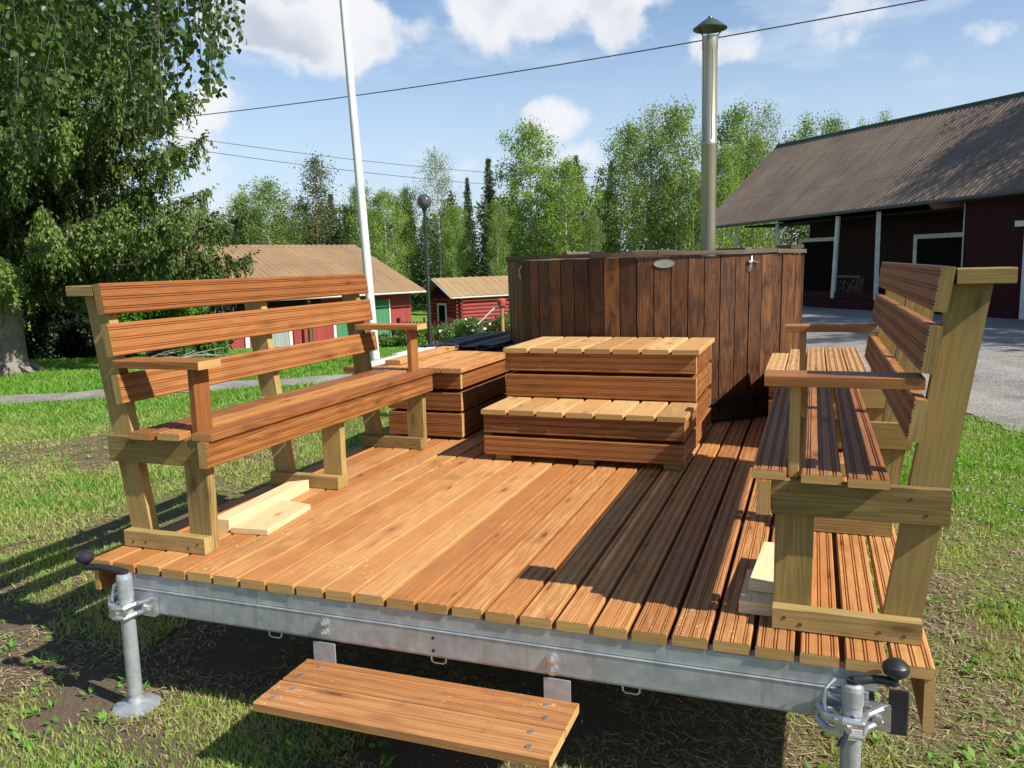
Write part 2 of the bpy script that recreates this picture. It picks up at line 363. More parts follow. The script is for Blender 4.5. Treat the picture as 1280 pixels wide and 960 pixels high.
def sheet(name, fn, nu, nv, mat, off=0.0):
    """grid surface: fn(u,v)->x,y draped on the terrain"""
    u, v = np.meshgrid(np.linspace(0, 1, nu), np.linspace(0, 1, nv)); X, Y = fn(u, v); Z = gz(X, Y) + off
    V = np.stack([X, Y, Z], -1).reshape(-1, 3); i = np.arange(nu * nv).reshape(nv, nu)
    F = np.stack([i[:-1, :-1], i[:-1, 1:], i[1:, 1:], i[1:, :-1]], -1).reshape(-1, 4)
    o = arrmesh(name, V, F, mat, smooth=True); o['kind'] = 'structure'; return o
def warpgrid(u, v):
    f = lambda q: np.sign(q - .5) * (np.abs(q - .5) * 2) ** 3.2
    return CAMC[0] + 900 * f(u), CAMC[1] + 900 * f(v)
sheet('ground', warpgrid, 241, 241, ground_mat())
# gravel path on the left
PTH = [(-30, -12.5), (-14, -.3), (-7.7, 5.6), (-5.0, 7.6), (-1.5, 10.5), (6, 16), (16, 23)]
PTH = np.array(PTH)
def path_fn(u, v):
    s = u * (len(PTH) - 1); i = np.clip(s.astype(int), 0, len(PTH) - 2); f = (s - i)[..., None]
    p = PTH[i] * (1 - f) + PTH[i + 1] * f; d = PTH[i + 1] - PTH[i]; d = d / np.linalg.norm(d, axis=-1, keepdims=True)
    nrm = np.stack([-d[..., 1], d[..., 0]], -1); wob = .07 * np.sin(u * 90 + v * 3)
    q = p + nrm * ((v - .5) * .85 + wob)[..., None]; return q[..., 0], q[..., 1]
GRV = gravel_mat('grey_gravel', (.13, .12, .108), (.40, .37, .335))
sheet('gravel_path', path_fn, 240, 5, GRV, .010)
# gravel yard in front of the barn: near edge runs behind the right bench
YA = np.array([3.9, 4.4]); YB = np.array([9.5, 3.6]); 
def mkbox(*a, **k): return MB_.box(MB(), *a, **k)
MB_ = MB
YL = np.array([(9.5, -4.0), (5.4, 4.6), (4.15, 7.0), (2.3, 10.5), (1.2, 14), (-.5, 20), (-1.5, 40)])
YR = np.array([(34, -4.0), (34, 4.6), (34, 7.0), (30, 10.5), (28, 14), (24, 20), (18, 40)])
def yard_fn(u, v):
    s = v * (len(YL) - 1); i = np.clip(s.astype(int), 0, len(YL) - 2); f = (s - i)[..., None]
    a = YL[i] * (1 - f) + YL[i + 1] * f; b = YR[i] * (1 - f) + YR[i + 1] * f
    q = a * (1 - u[..., None]) + b * u[..., None]; q[..., 0] += (1 - u) * (.10 * np.sin(v * 60) + .06 * np.sin(v * 151)); return q[..., 0], q[..., 1]
sheet('gravel_yard', yard_fn, 60, 160, GRV, .012)

# ================================================================ trailer deck
STEPW = wood('step_pine', (.20, .072, .024), (.54, .27, .10), red=(.36, .135, .042), rough=.55, wear=.4, dirt=.5, bump=.4)
TR = thing('deck_trailer', 'galvanised flatbed trailer decked with long orange-brown pine boards', 'trailer', (1.5, 2.6, -.545))
mb = MB()
LEN = 5.75
for i in range(25):
    gp = .0075; x0 = .12 * i + gp + random.uniform(-.0016, .0016); x1 = .12 * (i + 1) - gp + random.uniform(-.0016, .0016)
    if i == 0: x0 = .012
    mb.plank((x0, random.uniform(-.003, .003), -.034 + random.uniform(-.001, .001)), (0, 1, 0), (1, 0, 0), (0, 0, 1), LEN, x1 - x0, .034, grooves=True if i >= 12 else False, me=1, ch=.0035, mi=0)
mb.build('decking', [DECK, DECKE], TR)
mb = MB()
mb.box((2.968, .012, -.19), (2.996, LEN, -.0365), axis=1, me=1); mb.build('side_skirt', [DECK, DECKE], TR)
mb = MB(); mb.box((.012, .012, -.13), (.036, LEN, -.0365), axis=1, me=1); mb.build('side_skirt', [DECK, DECKE], TR)
mb = MB()
def bx(m, a, b, mi=0): m.box(a, b, mi, .5, 0, .002); return m
bx(mb, (.16, .006, -.092), (2.85, .05, -.0365)); bx(mb, (.16, .05, -.19), (2.85, 5.6, -.031 - .11))
for y in (1.2, 2.6, 4.0, 5.3): bx(mb, (.3, y, -.139), (2.7, y + .06, -.0365))
fr = mb.build('chassis', ZINC, TR)
mb = MB(); mb.prism((.19, 0, 0), (1, 0, 0), (0, 1, 0), (0, 0, 1), [(-.0015, -.096), (-.0015, -.180), (.002, -.188), (.010, -.192), (.048, -.192), (.048, -.094), (-.004, -.094)], 2.64, tint=.3)
mb.build('front_beam', ZINC, TR)
for x, z in ((1.077, -.123), (1.075, -.157), (1.913, -.132), (1.912, -.168)):
    mb = MB(); mb.tube((x, -.0015, z), (x, -.006, z), .019, n=20); mb.tube((x, -.006, z), (x, -.016, z), .0115, n=6); mb.tube((x, -.016, z), (x, -.024, z), .006, n=10)
    mb.build('bolt', ZINC2, TR)
mb = MB()
for x in (.85, 1.505, 2.16): mb = MB(); mb.path([(x - .028, .02, -.185), (x - .026, .02, -.212), (x - .018, .02, -.218), (x + .018, .02, -.218), (x + .026, .02, -.212), (x + .028, .02, -.185)], .0032, 6); mb.build('lashing_loop', ZINC2, TR)
mb = MB()
for z in (-.120, -.165): MB().tube((1.497, -.0012, z), (1.497, -.0024, z), .006, n=12).build('bolt_hole', BLK, TR)
# welded plate marks
mb = MB()
# entry step, bolted in front of the beam
ZS = -.262
for k, y0 in enumerate((-.318, -.160)):
    s_ = MB().plank((1.005, y0, ZS - .032), (1, 0, 0), (0, 1, 0), (0, 0, 1), .995, .152, .032, grooves=.0035, me=1).build('step_tread', [STEPW, DECKE], TR)
    for x in (1.05, 1.915):
        for dx, dy in ((0, .04), (.03, .112)): xx = x + (dx if x < 1.5 else -dx * .6 + .01); MB().tube((xx, y0 + dy, ZS - .001), (xx, y0 + dy, ZS + .0018), .0105, n=12).build('screw', ZINC2, s_)
for x in (1.03, 1.885):
    MB().box((x, -.0045, -.300), (x + .088, -.0100, -.194), 0, .5, 2, .0005).build('step_bracket', ZINC, TR)
    MB().box((x, -.300, ZS - .0415), (x + .088, -.0045, ZS - .0335), 0, .5, 1, .001).build('step_bracket', ZINC, TR)
# axle and wheels underneath
for x in (.45, 2.55):
    wh = MB().tube((x - .09, 3.1, -.30), (x + .09, 3.1, -.30), .25, n=32); w_ = wh.build('wheel', BLK, TR, smooth=True)
    MB().tube((x - .095, 3.1, -.30), (x + .095, 3.1, -.30), .14, n=24).build('rim', ZINC, w_)
MB().tube((.5, 3.1, -.30), (2.5, 3.1, -.30), .04).build('axle', ZINC, TR)

def jack(x, right):
    y = -.062; z0 = float(gz(x, y)); J = thing('support_jack', 'winding support jack at the %s front corner of the trailer, black crank handle on top' % ('right' if right else 'left'), 'jack', (x, y, z0), 'winding support jacks')
    m = MB(); m.tube((x, y, z0 + .06), (x, y, -.10), .0265, n=28); m.tube((x, y, z0 + .02), (x, y, z0 + .07), .0235, n=24)
    dz = -.028 if right else 0; m.tube((x, y, -.10), (x, y, -.028 + dz), .0285, n=28); m.lathe((x, y, -.028 + dz), [(.0285, 0), (.026, .012), (.014, .020), (0.001, .021)], 24); m.build('tube', ZINC, J, smooth=True)
    m = MB(); m.lathe((x, y, z0), [(.001, .045), (.026, .042), (.03, .026), (.05, .022), (.084, .010), (.086, .002), (.001, .001)], 32); m.build('foot_plate', ZINC, J, smooth=True)
    # clamp bracket: two bent plates and a bolt
    m = MB()
    for zc_, s_ in ((-.135, 1), (-.172, 1)):
        m.path([(x + .095, .0 - .006, zc_ + .012), (x + .075, -.022, zc_ + .012), (x + .036, -.055, zc_ + .004), (x + .022, -.098, zc_), (x - .022, -.100, zc_), (x - .062, -.075, zc_ - .006), (x - .088, -.050, zc_ + .008), (x - .070, -.020, zc_ + .03), (x - .03, -.012, zc_ + .02)], [.010, .012, .011, .012, .013, .013, .011, .010, .010], 8)
    m.box((x + .03, -.03, -.185), (x + .10, -.004, -.115), 0, .5, 2, .003); m.tube((x + .065, -.03, -.15), (x + .065, -.045, -.15), .014, n=6)
    m.box((x - .045, -.105, -.178), (x + .03, -.090, -.128), 0, .5, 0, .003); m.tube((x - .01, -.105, -.153), (x - .01, -.112, -.153), .010, n=6)
    m.path([(x - .045, -.03, -.05), (x - .066, -.05, -.07), (x - .070, -.06, -.11), (x - .062, -.072, -.16)], .006, 8)
    m.build('clamp', ZINC2, J)
    # crank
    dx, dy = (.105, .02) if right else (-.185, .0)
    zt = -.040 if right else -.012
    m = MB()
    m.tube((x, y, zt - .004), (x, y, zt + .012), .018, n=16)
    n = 6; pts = [(x + dx * k / n, y + dy * k / n, zt + .006 + .008 * math.sin(k / n * 3.1)) for k in range(n + 1)]; m.path(pts, [.014, .0145, .013, .012, .0125, .013, .012], 12)
    m.build('crank_arm', BLK, J, smooth=True)
    kx, ky = x + dx, y + dy
    m = MB(); m.tube((kx, ky, zt), (kx, ky, zt + .03), .009, n=12); m.lathe((kx, ky, zt + .024), [(.001, 0), (.018, .001), (.030, .010), (.035, .022), (.033, .034), (.022, .045), (.001, .049)], 24); m.build('crank_knob', BLK, J, smooth=True)
    if right:
        m = MB(); m.tube((x + .005, y - .025, -.125), (x - .030, y - .055, -.20), .009, n=12); m.build('locking_lever', BLK, J, smooth=True)
        m = MB(); m.box((x - .004, -.1068, -.172), (x + .026, -.1052, -.150), 0, .5, 0, .0001); m.build('sticker', plain('pink_white_sticker', (.75, .55, .52), .6, 0, (.8, .75, .72), 60), J)
    return J
jack(.243, False); jack(2.785, True)
# rubber bumper block at the right corner
mb = MB(); mb.box((2.880, -.010, -.20), (2.930, .004, -.075), 0, .5, 2, .006); mb.build('corner_buffer', BLK, TR)

# ================================================================ benches
def bench(mir, yo, label):
    X = (lambda x: 3 - x) if mir else (lambda x: x)
    B = thing('wooden_bench', label, 'bench', (X(2.78), 1.2 + yo, .002), 'long slatted benches')
    sg = -1 if mir else 1
    def b3(m, x0, x1, y0, y1, z0, z1, **k): m.box((X(x0), y0 + yo, z0), (X(x1), y1 + yo, z1), **k); return m
    for fi, y0 in enumerate((.13, 1.10, 2.035)):
        k = .0
        b3(MB(), 2.566, 2.972, y0, y0 + .045, .002, .068, axis=0, face=1, me=0).build('foot', GREEN, B)
        b3(MB(), 2.566, 2.676, y0 + .0465, y0 + .0915, .002, .455, axis=2, face=1, me=0).build('front_leg', GREEN, B)
        b3(MB(), 2.556, 3.030, y0 + .018, y0 + .045, .352, .457, axis=0, face=1, me=0).build('cross_beam', GREEN, B)
        m = MB(); ya, yb = y0 + .0465 + yo, y0 + .0915 + yo; zt = 1.021
        P = [(X(2.866), ya, .003), (X(2.966), ya, .003), (X(2.966), yb, .003), (X(2.866), yb, .003), (X(3.004), ya, zt), (X(3.106), ya, zt), (X(3.106), yb, zt), (X(3.004), yb, zt)]
        if mir: P = [P[i] for i in (1, 0, 3, 2, 5, 4, 7, 6)]
        m.hexa(P, ax=2); m.build('rear_post', GREEN, B)
    for xs_ in (2.60, 2.645, 2.86, 2.925):
        for zz in (.03 + .01 * math.sin(xs_ * 90),): MB().tube((X(xs_), .1305 + yo, zz), (X(xs_), .1285 + yo, zz), .0055, n=10).build('screw', CAPM, B)
    for xs_, zz in ((2.60, .43), (2.62, .375), (2.93, .425), (2.97, .38)): MB().tube((X(xs_), .1485 + yo, zz), (X(xs_), .1465 + yo, zz), .0045, n=10).build('screw', CAPM, B)
    b3(MB(), 2.514, 2.5545, .125, 2.125, .354, .4565, axis=1, face=(0 if mir else -10), grooves=True, me=1).build('seat_apron', [BROWN, BROWNE], B)
    m = MB()
    for x0, x1, ya, yb in ((2.500, 2.595, .142, 2.13), (2.637, 2.746, .122, 2.12), (2.762, 2.870, .106, 2.125)):
        b3(m, x0, x1, ya, yb, .4585, .487, axis=1, face=2, grooves=True, me=1)
    m.build('seat', [BROWN, BROWNE], B)
    sl = Vector((sg * .1356, 0, 1)).normalized(); tn = Vector((-sg * 1, 0, .1356)).normalized()
    for z0, h in ((.947, .122), (.780, .130), (.590, .118)):
        xf = 2.866 + (z0 - .003) * .1356 - .0015
        m = MB(); m.plank((X(xf), .128 + yo, z0), (0, 1, 0), sl, tn, 2.05, h, .036, grooves=True, me=1); m.build('back_rail', [BROWN, GREEN], B)
    for ya in (.145, 1.99):
        b3(MB(), 2.600, 2.630, ya + .04, ya + .128, .4575, .7355, axis=2, face=(0 if mir else -10), grooves=False, me=1).build('arm_post', [BROWN if mir else TREAD, BROWNE], B)
        b3(MB(), 2.530, 2.950, ya - .01, ya + .118, .736, .768, axis=0, face=2, me=1).build('armrest', [BROWN, BROWNE], B)
    b3(MB(), 3.012, 3.150, .128, .235, 1.0225, 1.064, axis=0, face=2, me=0).build('post_cap', GREEN, B)
    return B
bench(False, 0, 'long slatted bench on the right edge of the deck, backrest towards the gravel yard')
bench(True, .03, 'long slatted bench on the left edge of the deck, backrest towards the lawn')

# ================================================================ tub steps, storage boxes
ST = thing('wooden_steps', 'two-tier wooden steps standing in front of the hot tub', 'steps', (1.48, 2.4, .002))
def rows(m, x0, x1, y0, y1, zs, front=True):
    for z0, z1 in zs:
        m.box((x0, y0, z0), (x1, y0 + .027, z1), axis=0, face=-10 if False else 1, grooves=False, me=1)
        m.v[-1]
def rowset(name, x0, x1, y0, y1, zs, parent, sides=(True, True), chamf=None):
    m = MB()
    for z0, z1 in zs:
        h = z1 - z0
        m.plank((x0, y0 + .027, z0), (1, 0, 0), (0, 0, 1), (0, -1, 0), x1 - x0, h, .027, True, 0, 1)      # front
        m.plank((x1 - .028, y0 + .0275, z0 + .0), (0, 1, 0), (0, 0, 1), (1, 0, 0), y1 - y0 - .03, h, .027, True, 0, 1)
        m.plank((x0 + .028, y0 + .0275, z0 + .0), (0, 1, 0), (0, 0, 1), (-1, 0, 0), y1 - y0 - .03, h, .027, True, 0, 1)
        m.plank((x0, y1 - .002, z0), (1, 0, 0), (0, 0, 1), (0, 1, 0), x1 - x0, h, .025, False, 0, 1)
    return m.build(name, [BROWN, BROWNE], parent)
rowset('lower_riser', .912, 2.045, 1.92, 2.345, [(.035, .142), (.162, .268)], ST)
rowset('upper_riser', .890, 2.045, 2.352, 3.07, [(.035, .142), (.162, .268), (.303, .44), (.462, .572)], ST)
for x in (.97, 1.46, 1.93): mkbox((x, 1.95, .002), (x + .09, 3.0, .034), axis=1).build('bearer', GREEN, ST)
for nm, ya, yb, zt, xa in (('lower_tread', 1.90, 2.350, .2975, .895), ('upper_tread', 2.330, 3.11, .6015, .878)):
    m = MB(); wd = ((2.062 if xa > .89 else 2.072) - xa) / 7
    for i in range(7): m.plank((xa + i * wd + .009, ya + random.uniform(-.004, .004), zt - .028), (0, 1, 0), (1, 0, 0), (0, 0, 1), yb - ya, wd - .018, .028, False, 0, 1)
    m.build(nm, [TREAD, BROWNE], ST)
BX = thing('storage_box', 'low slatted box on the left of the deck behind the bench', 'storage box', (.32, 2.9, .002), 'slatted storage boxes')
rowset('side_slats', .052, .578, 2.368, 3.32, [(.020, .172), (.190, .306), (.332, .436)], BX)
m = MB()
for i in range(4): m.plank((.030 + i * .143, 2.34, .4375), (0, 1, 0), (1, 0, 0), (0, 0, 1), 1.0 + .0 * i, .137, .030, True, 0, 1)
m.build('lid', [DECK, BROWNE], BX)
BX2 = thing('storage_box', 'low slatted box on the right of the deck, tucked beside the hot tub', 'storage box', (2.68, 3.2, .002), 'slatted storage boxes')
rowset('side_slats', 2.43, 2.93, 2.58, 3.3, [(.020, .150), (.168, .290), (.310, .436)], BX2)
m = MB()
for i, (ye) in enumerate((3.35, 3.62, 3.86, 3.9, 3.9)):
    x0 = 2.405 + i * .112; y1 = ye; y2 = min(ye + .24, 3.9); W_ = .106
    P = [(x0, 2.55, .4375), (x0 + W_, 2.55, .4375), (x0 + W_, y2, .4375), (x0, y1, .4375), (x0, 2.55, .466), (x0 + W_, 2.55, .466), (x0 + W_, y2, .466), (x0, y1, .466)]
    m.plank((x0, 2.55, .4375), (0, 1, 0), (1, 0, 0), (0, 0, 1), (y1 + y2) / 2 - 2.55, W_, .029, True, 0, 1)
m.build('lid', [TREAD, BROWNE], BX2)
m = MB(); m.box((2.5, 3.31, .002), (2.95, 3.85, .43), axis=1); m.build('end_panel', BROWN, BX2)

# loose boards
def loose(name, o, ang, L, Wd, T, label, mat, tilt=0, skew=0):
    l = (math.sin(ang), math.cos(ang), tilt); w_ = (math.cos(ang), -math.sin(ang), 0)
    lv = Vector(l).normalized(); wv = Vector(w_); tv = wv.cross(lv)
    m = MB(); o_ = m.plank(o, lv, wv, tv, L, Wd, T, False, 0, 0, ch=.002).build(name, mat)
    tag(o_, label, 'board', None)
    if skew:
        for v in o_.data.vertices:
            d = (v.co - Vector(o)); 
            if d.dot(lv) > L * .5: v.co += lv * (d.dot(wv) / Wd - .5) * skew
    return o_
loose('offcut_board', (.255, .415, .0015), -.075, .64, .085, .055, 'thicker raw offcut board lying against the left bench leg', RAW, skew=.06)
loose('offcut_board', (.352, .415, .0015), -.10, .40, .175, .024, 'thin pale offcut board lying flat on the deck beside a thicker one', RAW, skew=-.05)
loose('offcut_board', (2.462, .215, .0015), .02, .28, .20, .040, 'grey-edged offcut lying under the right bench with a smaller piece on it', RAW)
loose('offcut_board', (2.485, .30, .0440), .06, .40, .14, .032, 'small pale offcut lying on top of another under the right bench', RAW)
# things on and behind the left box
m = MB(); m.plank((.0, 2.45, .470), (-.012, 1, 0), (1, .012, 0), (0, 0, 1), 1.02, .11, .030, True, 0, 1); tag(m.build('loose_plank', [TREAD, BROWNE]), 'loose grooved plank lying along the back of the left storage box', 'plank')
m = MB(); m.plank((-.10, 2.30, .462), (-.03, 1, 0), (1, .03, 0), (0, 0, 1), 1.45, .055, .030, False); tag(m.build('pale_batten', GREYT), 'thin pale grey batten lying behind the left storage box', 'batten')
m = MB(); m.plank((-.19, 2.9, .462), (-.05, 1, .0), (1, .05, 0), (0, 0, 1), 1.3, .05, .026, False); tag(m.build('pale_batten', GREYT), 'shorter pale batten lying nearest the lawn behind the left storage box', 'batten')
# low rack that carries them and the black cover
m = MB()
m.box((-.26, 2.35, .42), (.02, 4.6, .461), axis=1)
RK = m.build('plank_stack', BROWN); tag(RK, 'dark plank stack behind the left storage box carrying battens', 'planks')
m = MB()
n = 30; 
for k in range(5):
    x0 = -.22 + k * .17; h = .475 + .012 * (k % 2)
    pts = []
    for j in range(n + 1):
        yy = 3.36 + j * 1.2 / n; pts.append((x0 + .006 * math.sin(j * .3 + k), yy, h + .0015 * math.sin(j * .9 + k * 2)))
    for j in range(n):
        a, b = pts[j], pts[j + 1]; w_ = .15
        prof = [(0, 0), (.02, .022), (w_ - .02, .024), (w_, 0)]
        q = len(m.v)
        for p in (a, b): m.v += [(p[0] + c, p[1], p[2] + d) for c, d in prof]
        for e in range(3): m.face([q + e, q + 4 + e, q + 5 + e, q + 1 + e], [(0, 0)] * 4, 0, .5)
m.box((-.24, 3.35, .02), (.62, 4.6, .470), axis=1, ch=.01)
tag(m.build('black_cover', BLKM, smooth=False), 'black plastic sheeting folded in strips beside the tub', 'tarpaulin')

# ================================================================ hot tub
TC = np.array([1.43, 4.30]); TRD = 1.155
HT = thing('hot_tub', 'round dark-stained wooden hot tub standing on the deck', 'hot tub', (TC[0], TC[1], .002))
m = MB(); NS = 64
for i in range(NS):
    a0 = 2 * math.pi * (i + .03) / NS; a1 = 2 * math.pi * (i + .97) / NS; zt = 1.128 + random.uniform(-.004, .004)
    jr = random.uniform(-.003, .003); P = []
    for z in (.004, zt):
        r1 = TRD + jr - (.012 if z < .5 else 0); r0 = r1 - .038
        P += [(TC[0] + r * math.cos(a), TC[1] + r * math.sin(a), z) for r, a in ((r1, a0), (r1, a1), (r0, a1), (r0, a0))]
    q = P[:4]; u = P[4:]; m.hexa(q + u, ax=2)
m.build('stave_wall', TUB, HT)
m = MB(); m.lathe((TC[0], TC[1], 0), [(.01, .05), (TRD - .05, .05), (TRD - .05, .02), (.01, .02)], 48); m.lathe((TC[0], TC[1], 0), [(TRD - .06, .05), (TRD - .042, 1.11)], 64); m.build('liner', BLK, HT)
m = MB(); m.lathe((TC[0], TC[1], 0), [(.01, .84), (TRD - .05, .84)], 48)
m.build('water', plain('tub_water', (.02, .04, .035), .05, 0, (.02, .05, .045), 2, spec=.6), HT)
HOOP = plain('dark_steel_band', (.10, .095, .09), .42, .7, (.06, .055, .05), 7)
for z in (.018, .125):
    m = MB(); m.lathe((TC[0], TC[1], z), [(TRD - .010, 0), (TRD + .004, 0), (TRD + .004, .045), (TRD - .010, .045)], 96); m.build('hoop', HOOP, HT, smooth=True)
m = MB(); NR = 8
for i in range(NR):
    a0 = 2 * math.pi * i / NR + .22; a1 = a0 + 2 * math.pi / NR - .006; P = []; wv_ = random.uniform(0, .010)
    seg = 6; zo = 1.136; b = len(m.v)
    r0, r1 = TRD - .10, TRD + .018
    for k in range(seg + 1):
        a = a0 + (a1 - a0) * k / seg; lift = wv_ * (abs(k / seg - .5) * 2) ** 2
        for r, z in ((r1, zo), (r1, zo + .028), (r0, zo + .028), (r0, zo)): m.v.append((TC[0] + r * math.cos(a), TC[1] + r * math.sin(a), z + lift))
    ti = random.random(); ru = random.random() * 9
    for k in range(seg):
        for e in range(4):
            f = (e + 1) % 4; L0 = ru + k * .14; L1 = L0 + .14
            m.face([b + k * 4 + e, b + k * 4 + 4 + e, b + k * 4 + 4 + f, b + k * 4 + f], [(L0, e * .12), (L1, e * .12), (L1, e * .12 + .1), (L0, e * .12 + .1)], 0, ti)
    m.face([b, b + 1, b + 2, b + 3], [(0, 0)] * 4, 0, ti); q = b + seg * 4; m.face([q + 3, q + 2, q + 1, q], [(0, 0)] * 4, 0, ti)
m.build('rim', GREYW, HT)
m = MB()
for a in (math.radians(d) for d in (135, 62, 100, 20)):
    m = MB(); c = Vector((TC[0] + (TRD - .05) * math.cos(a), TC[1] + (TRD - .05) * math.sin(a), 0)); tx = Vector((-math.sin(a), math.cos(a), 0)); rx = Vector((math.cos(a), math.sin(a), 0))
    m.plank(c - tx * .19 - rx * .05 + Vector((0, 0, 1.176)), tx, rx, (0, 0, 1), .38, .10, .028); m.build('rim_joint_block', GREYW, HT)
m = MB()
for a in (math.radians(d) for d in (135, 62, 100, 20)):
    for s in (-.14, -.09, .09, .14):
        m = MB(); c = (TC[0] + (TRD - .05) * math.cos(a) - s * math.sin(a), TC[1] + (TRD - .05) * math.sin(a) + s * math.cos(a)); m.tube((*c, 1.2045), (*c, 1.222), .006, n=8); m.build('rim_bolt', ZINC2, HT)
ax = math.atan2(W(830, 334, 5.4)[1] - TC[1], W(830, 334, 5.4)[0] - TC[0])
def onwall(px, zz, out=.004):
    d = camdir(px, 330); a = d[:2] / np.hypot(*d[:2]); o = CAMC[:2] - TC; bq = o @ a; cq = o @ o - (TRD + out) ** 2; tq = -bq - math.sqrt(max(bq * bq - cq, 0)); p = CAMC[:2] + a * tq
    n = (p - TC) / np.linalg.norm(p - TC); return Vector((p[0], p[1], zz)), Vector((n[0], n[1], 0))
p, nn = onwall(830, 1.085); tx = Vector((-nn.y, nn.x, 0))
m = MB(); b0 = [p + tx * .068 * math.cos(q) + Vector((0, 0, .028)) * math.sin(q) for q in np.linspace(0, 2 * math.pi, 32, endpoint=False)]
m.v += [tuple(v - nn * .004) for v in b0] + [tuple(v + nn * .003) for v in b0] + [tuple(p + (v - p) * .88 + nn * .003) for v in b0]+ [tuple(p + (v - p) * .86 + nn * .0015) for v in b0]
for L0 in (0, 32, 64):
    for i in range(32): m.face([L0 + i, L0 + (i + 1) % 32, L0 + 32 + (i + 1) % 32, L0 + 32 + i], [(0, 0)] * 4, 0, .5)
m.face([96 + i for i in range(32)], [(0, 0)] * 32, 0, .5)
m.build('oval_badge', plain('badge_metal', (.46, .44, .38), .45, .6, (.30, .28, .22), 60), HT)
for k, (px, zz) in enumerate(((651, 1.06), (938, 1.085))):
    p, nn = onwall(px, zz, .006); tx = Vector((-nn.y, nn.x, 0)); m = MB()
    m.path([p + tx * .012 + Vector((0, 0, .035)), p + nn * .014, p - tx * .015 - Vector((0, 0, .04)) + nn * .01, p - tx * .022 - Vector((0, 0, .06)), p - tx * .008 - Vector((0, 0, .065)), p + nn * .010 + tx * .006 - Vector((0, 0, .02))], .0035, 8)
    if k: 
        m.path([p + Vector((0, 0, .02)), p + nn * .015 + tx * .025, p + tx * .045 - Vector((0, 0, .008)) + nn * .008, p + tx * .065 - Vector((0, 0, .004))], .004, 8); m.tube(p - tx * .015, p - tx * .015 + nn * .014, .010, n=6)
    m.build('snap_hook', ZINC2, HT)
# wood stove flue
CX, CY = 1.80, 4.93
FL = thing('stove_flue', 'tall steel stove pipe with conical cap rising from the hot tub', 'chimney', (CX, CY, .86))
m = MB(); R_ = .0635
m.lathe((CX, CY, 0), [(R_, .10), (R_, 2.05), (R_ + .002, 2.055), (R_ + .002, 2.085), (R_ - .001, 2.09), (R_ - .001, 2.82), (R_ + .002, 2.83), (R_ + .002, 2.93), (R_ - .006, 2.932), (R_ - .006, 2.7)], 40)
m.build('pipe', STAIN, FL, smooth=True)
m = MB(); sx, sy = .03, -math.sqrt(R_ ** 2 - .03 ** 2); m.box((CX + .028, CY + sy - .003, 2.10), (CX + .034, CY + sy + .004, 2.82), axis=2, tint=.5); m.build('pipe_seam', STAIN, FL)
m = MB(); m.lathe((CX, CY, 0), [(.138, 2.985), (.140, 2.992), (.07, 3.045), (.022, 3.072), (.018, 3.085), (.001, 3.087)], 40); m.lathe((CX, CY, 0), [(.138, 2.985), (.06, 3.025), (.001, 3.04)], 40); m.build('cap', CAPM, FL, smooth=True)
m = MB()
for a in (.4, 2.5, 4.6): m = MB(); m.path([(CX + .062 * math.cos(a), CY + .062 * math.sin(a), 2.88), (CX + .066 * math.cos(a), CY + .066 * math.sin(a), 2.935), (CX + .11 * math.cos(a), CY + .11 * math.sin(a), 2.998)], .006, 6); m.build('cap_bracket', CAPM, FL)
# ================================================================ poles, lamp, pump, cables
def cw(xc, zc): return CAMC[:2] + RH * xc + FH * zc
fx, fy, fz = gxy(470, 455, 14.2)
FPo = thing('flagpole', 'white flagpole standing on the lawn behind the left bench', 'flagpole', (fx, fy, fz))
tilt = Vector((-.040, -.012, 1))
m = MB(); m.path([Vector((fx, fy, fz)) + tilt * h for h in (0, .3, 3, 6, 9.5)], [.078, .076, .068, .055, .034], 20); m.build('pole', WHITE, FPo, smooth=True)
m = MB(); e_ = Vector((fx, fy, fz)) + tilt * 9.5; m.tube(e_, e_ + tilt * .1, .05, .03); m.build('finial', WHITE, FPo)
m = MB(); m.path([Vector((fx, fy, fz)) + tilt * h + Vector((.088, -.01, 0)) for h in (.9, 5, 9.4)], .004, 5); m.build('halyard', WHITE, FPo)
lx, ly, lz = gxy(538, 437, 21)
LP = thing('street_lamp', 'black post lamp with smoked glass globe standing on the lawn', 'lamp', (lx, ly, lz))
DKM = plain('dark_green_metal', (.02, .028, .025), .45, 0, (.03, .035, .03), 5)
m = MB(); m.path([(lx, ly, lz), (lx, ly, lz + 1.0), (lx - .01, ly, lz + 3.52)], [.055, .048, .036], 14); m.tube((lx - .01, ly, lz + 3.50), (lx - .01, ly, lz + 3.58), .05, .075, 14); m.build('post', DKM, LP, smooth=True)
gm, gt, gb = newmat('smoked_globe_glass'); gb.inputs['Base Color'].default_value = (.16, .14, .15, 1); gb.inputs['Roughness'].default_value = .12; gb.inputs['Transmission Weight'].default_value = .55; gb.inputs['Specular IOR Level'].default_value = .7
m = MB(); m.lathe((lx - .01, ly, lz + 3.74), [(max(.001, .185 * math.sin(q)), -.185 * math.cos(q)) for q in np.linspace(.42, math.pi, 16)], 28); m.build('globe', gm, LP, smooth=True)
m = MB(); m.lathe((lx - .01, ly, lz + 3.74), [(.001, -.06), (.05, -.05), (.05, .03), (.001, .06)], 12); m.build('bulb', WHITE, LP, smooth=True)
px_, py_, pz_ = gxy(629, 444, 16)
PU = thing('water_pump', 'rusty hand water pump with red head and white lever by the rose hedge', 'pump', (px_, py_, pz_))
RUST = plain('rusty_yellow_iron', (.42, .25, .09), .7, 0, (.25, .13, .06), 12); REDP = plain('faded_red_paint', (.42, .08, .06), .6, 0, (.28, .05, .04), 9)
m = MB(); m.tube((px_, py_, pz_), (px_, py_, pz_ + .92), .045, .035); m.lathe((px_, py_, pz_), [(.10, 0), (.10, .05), (.05, .07)], 16); m.build('standpipe', RUST, PU)
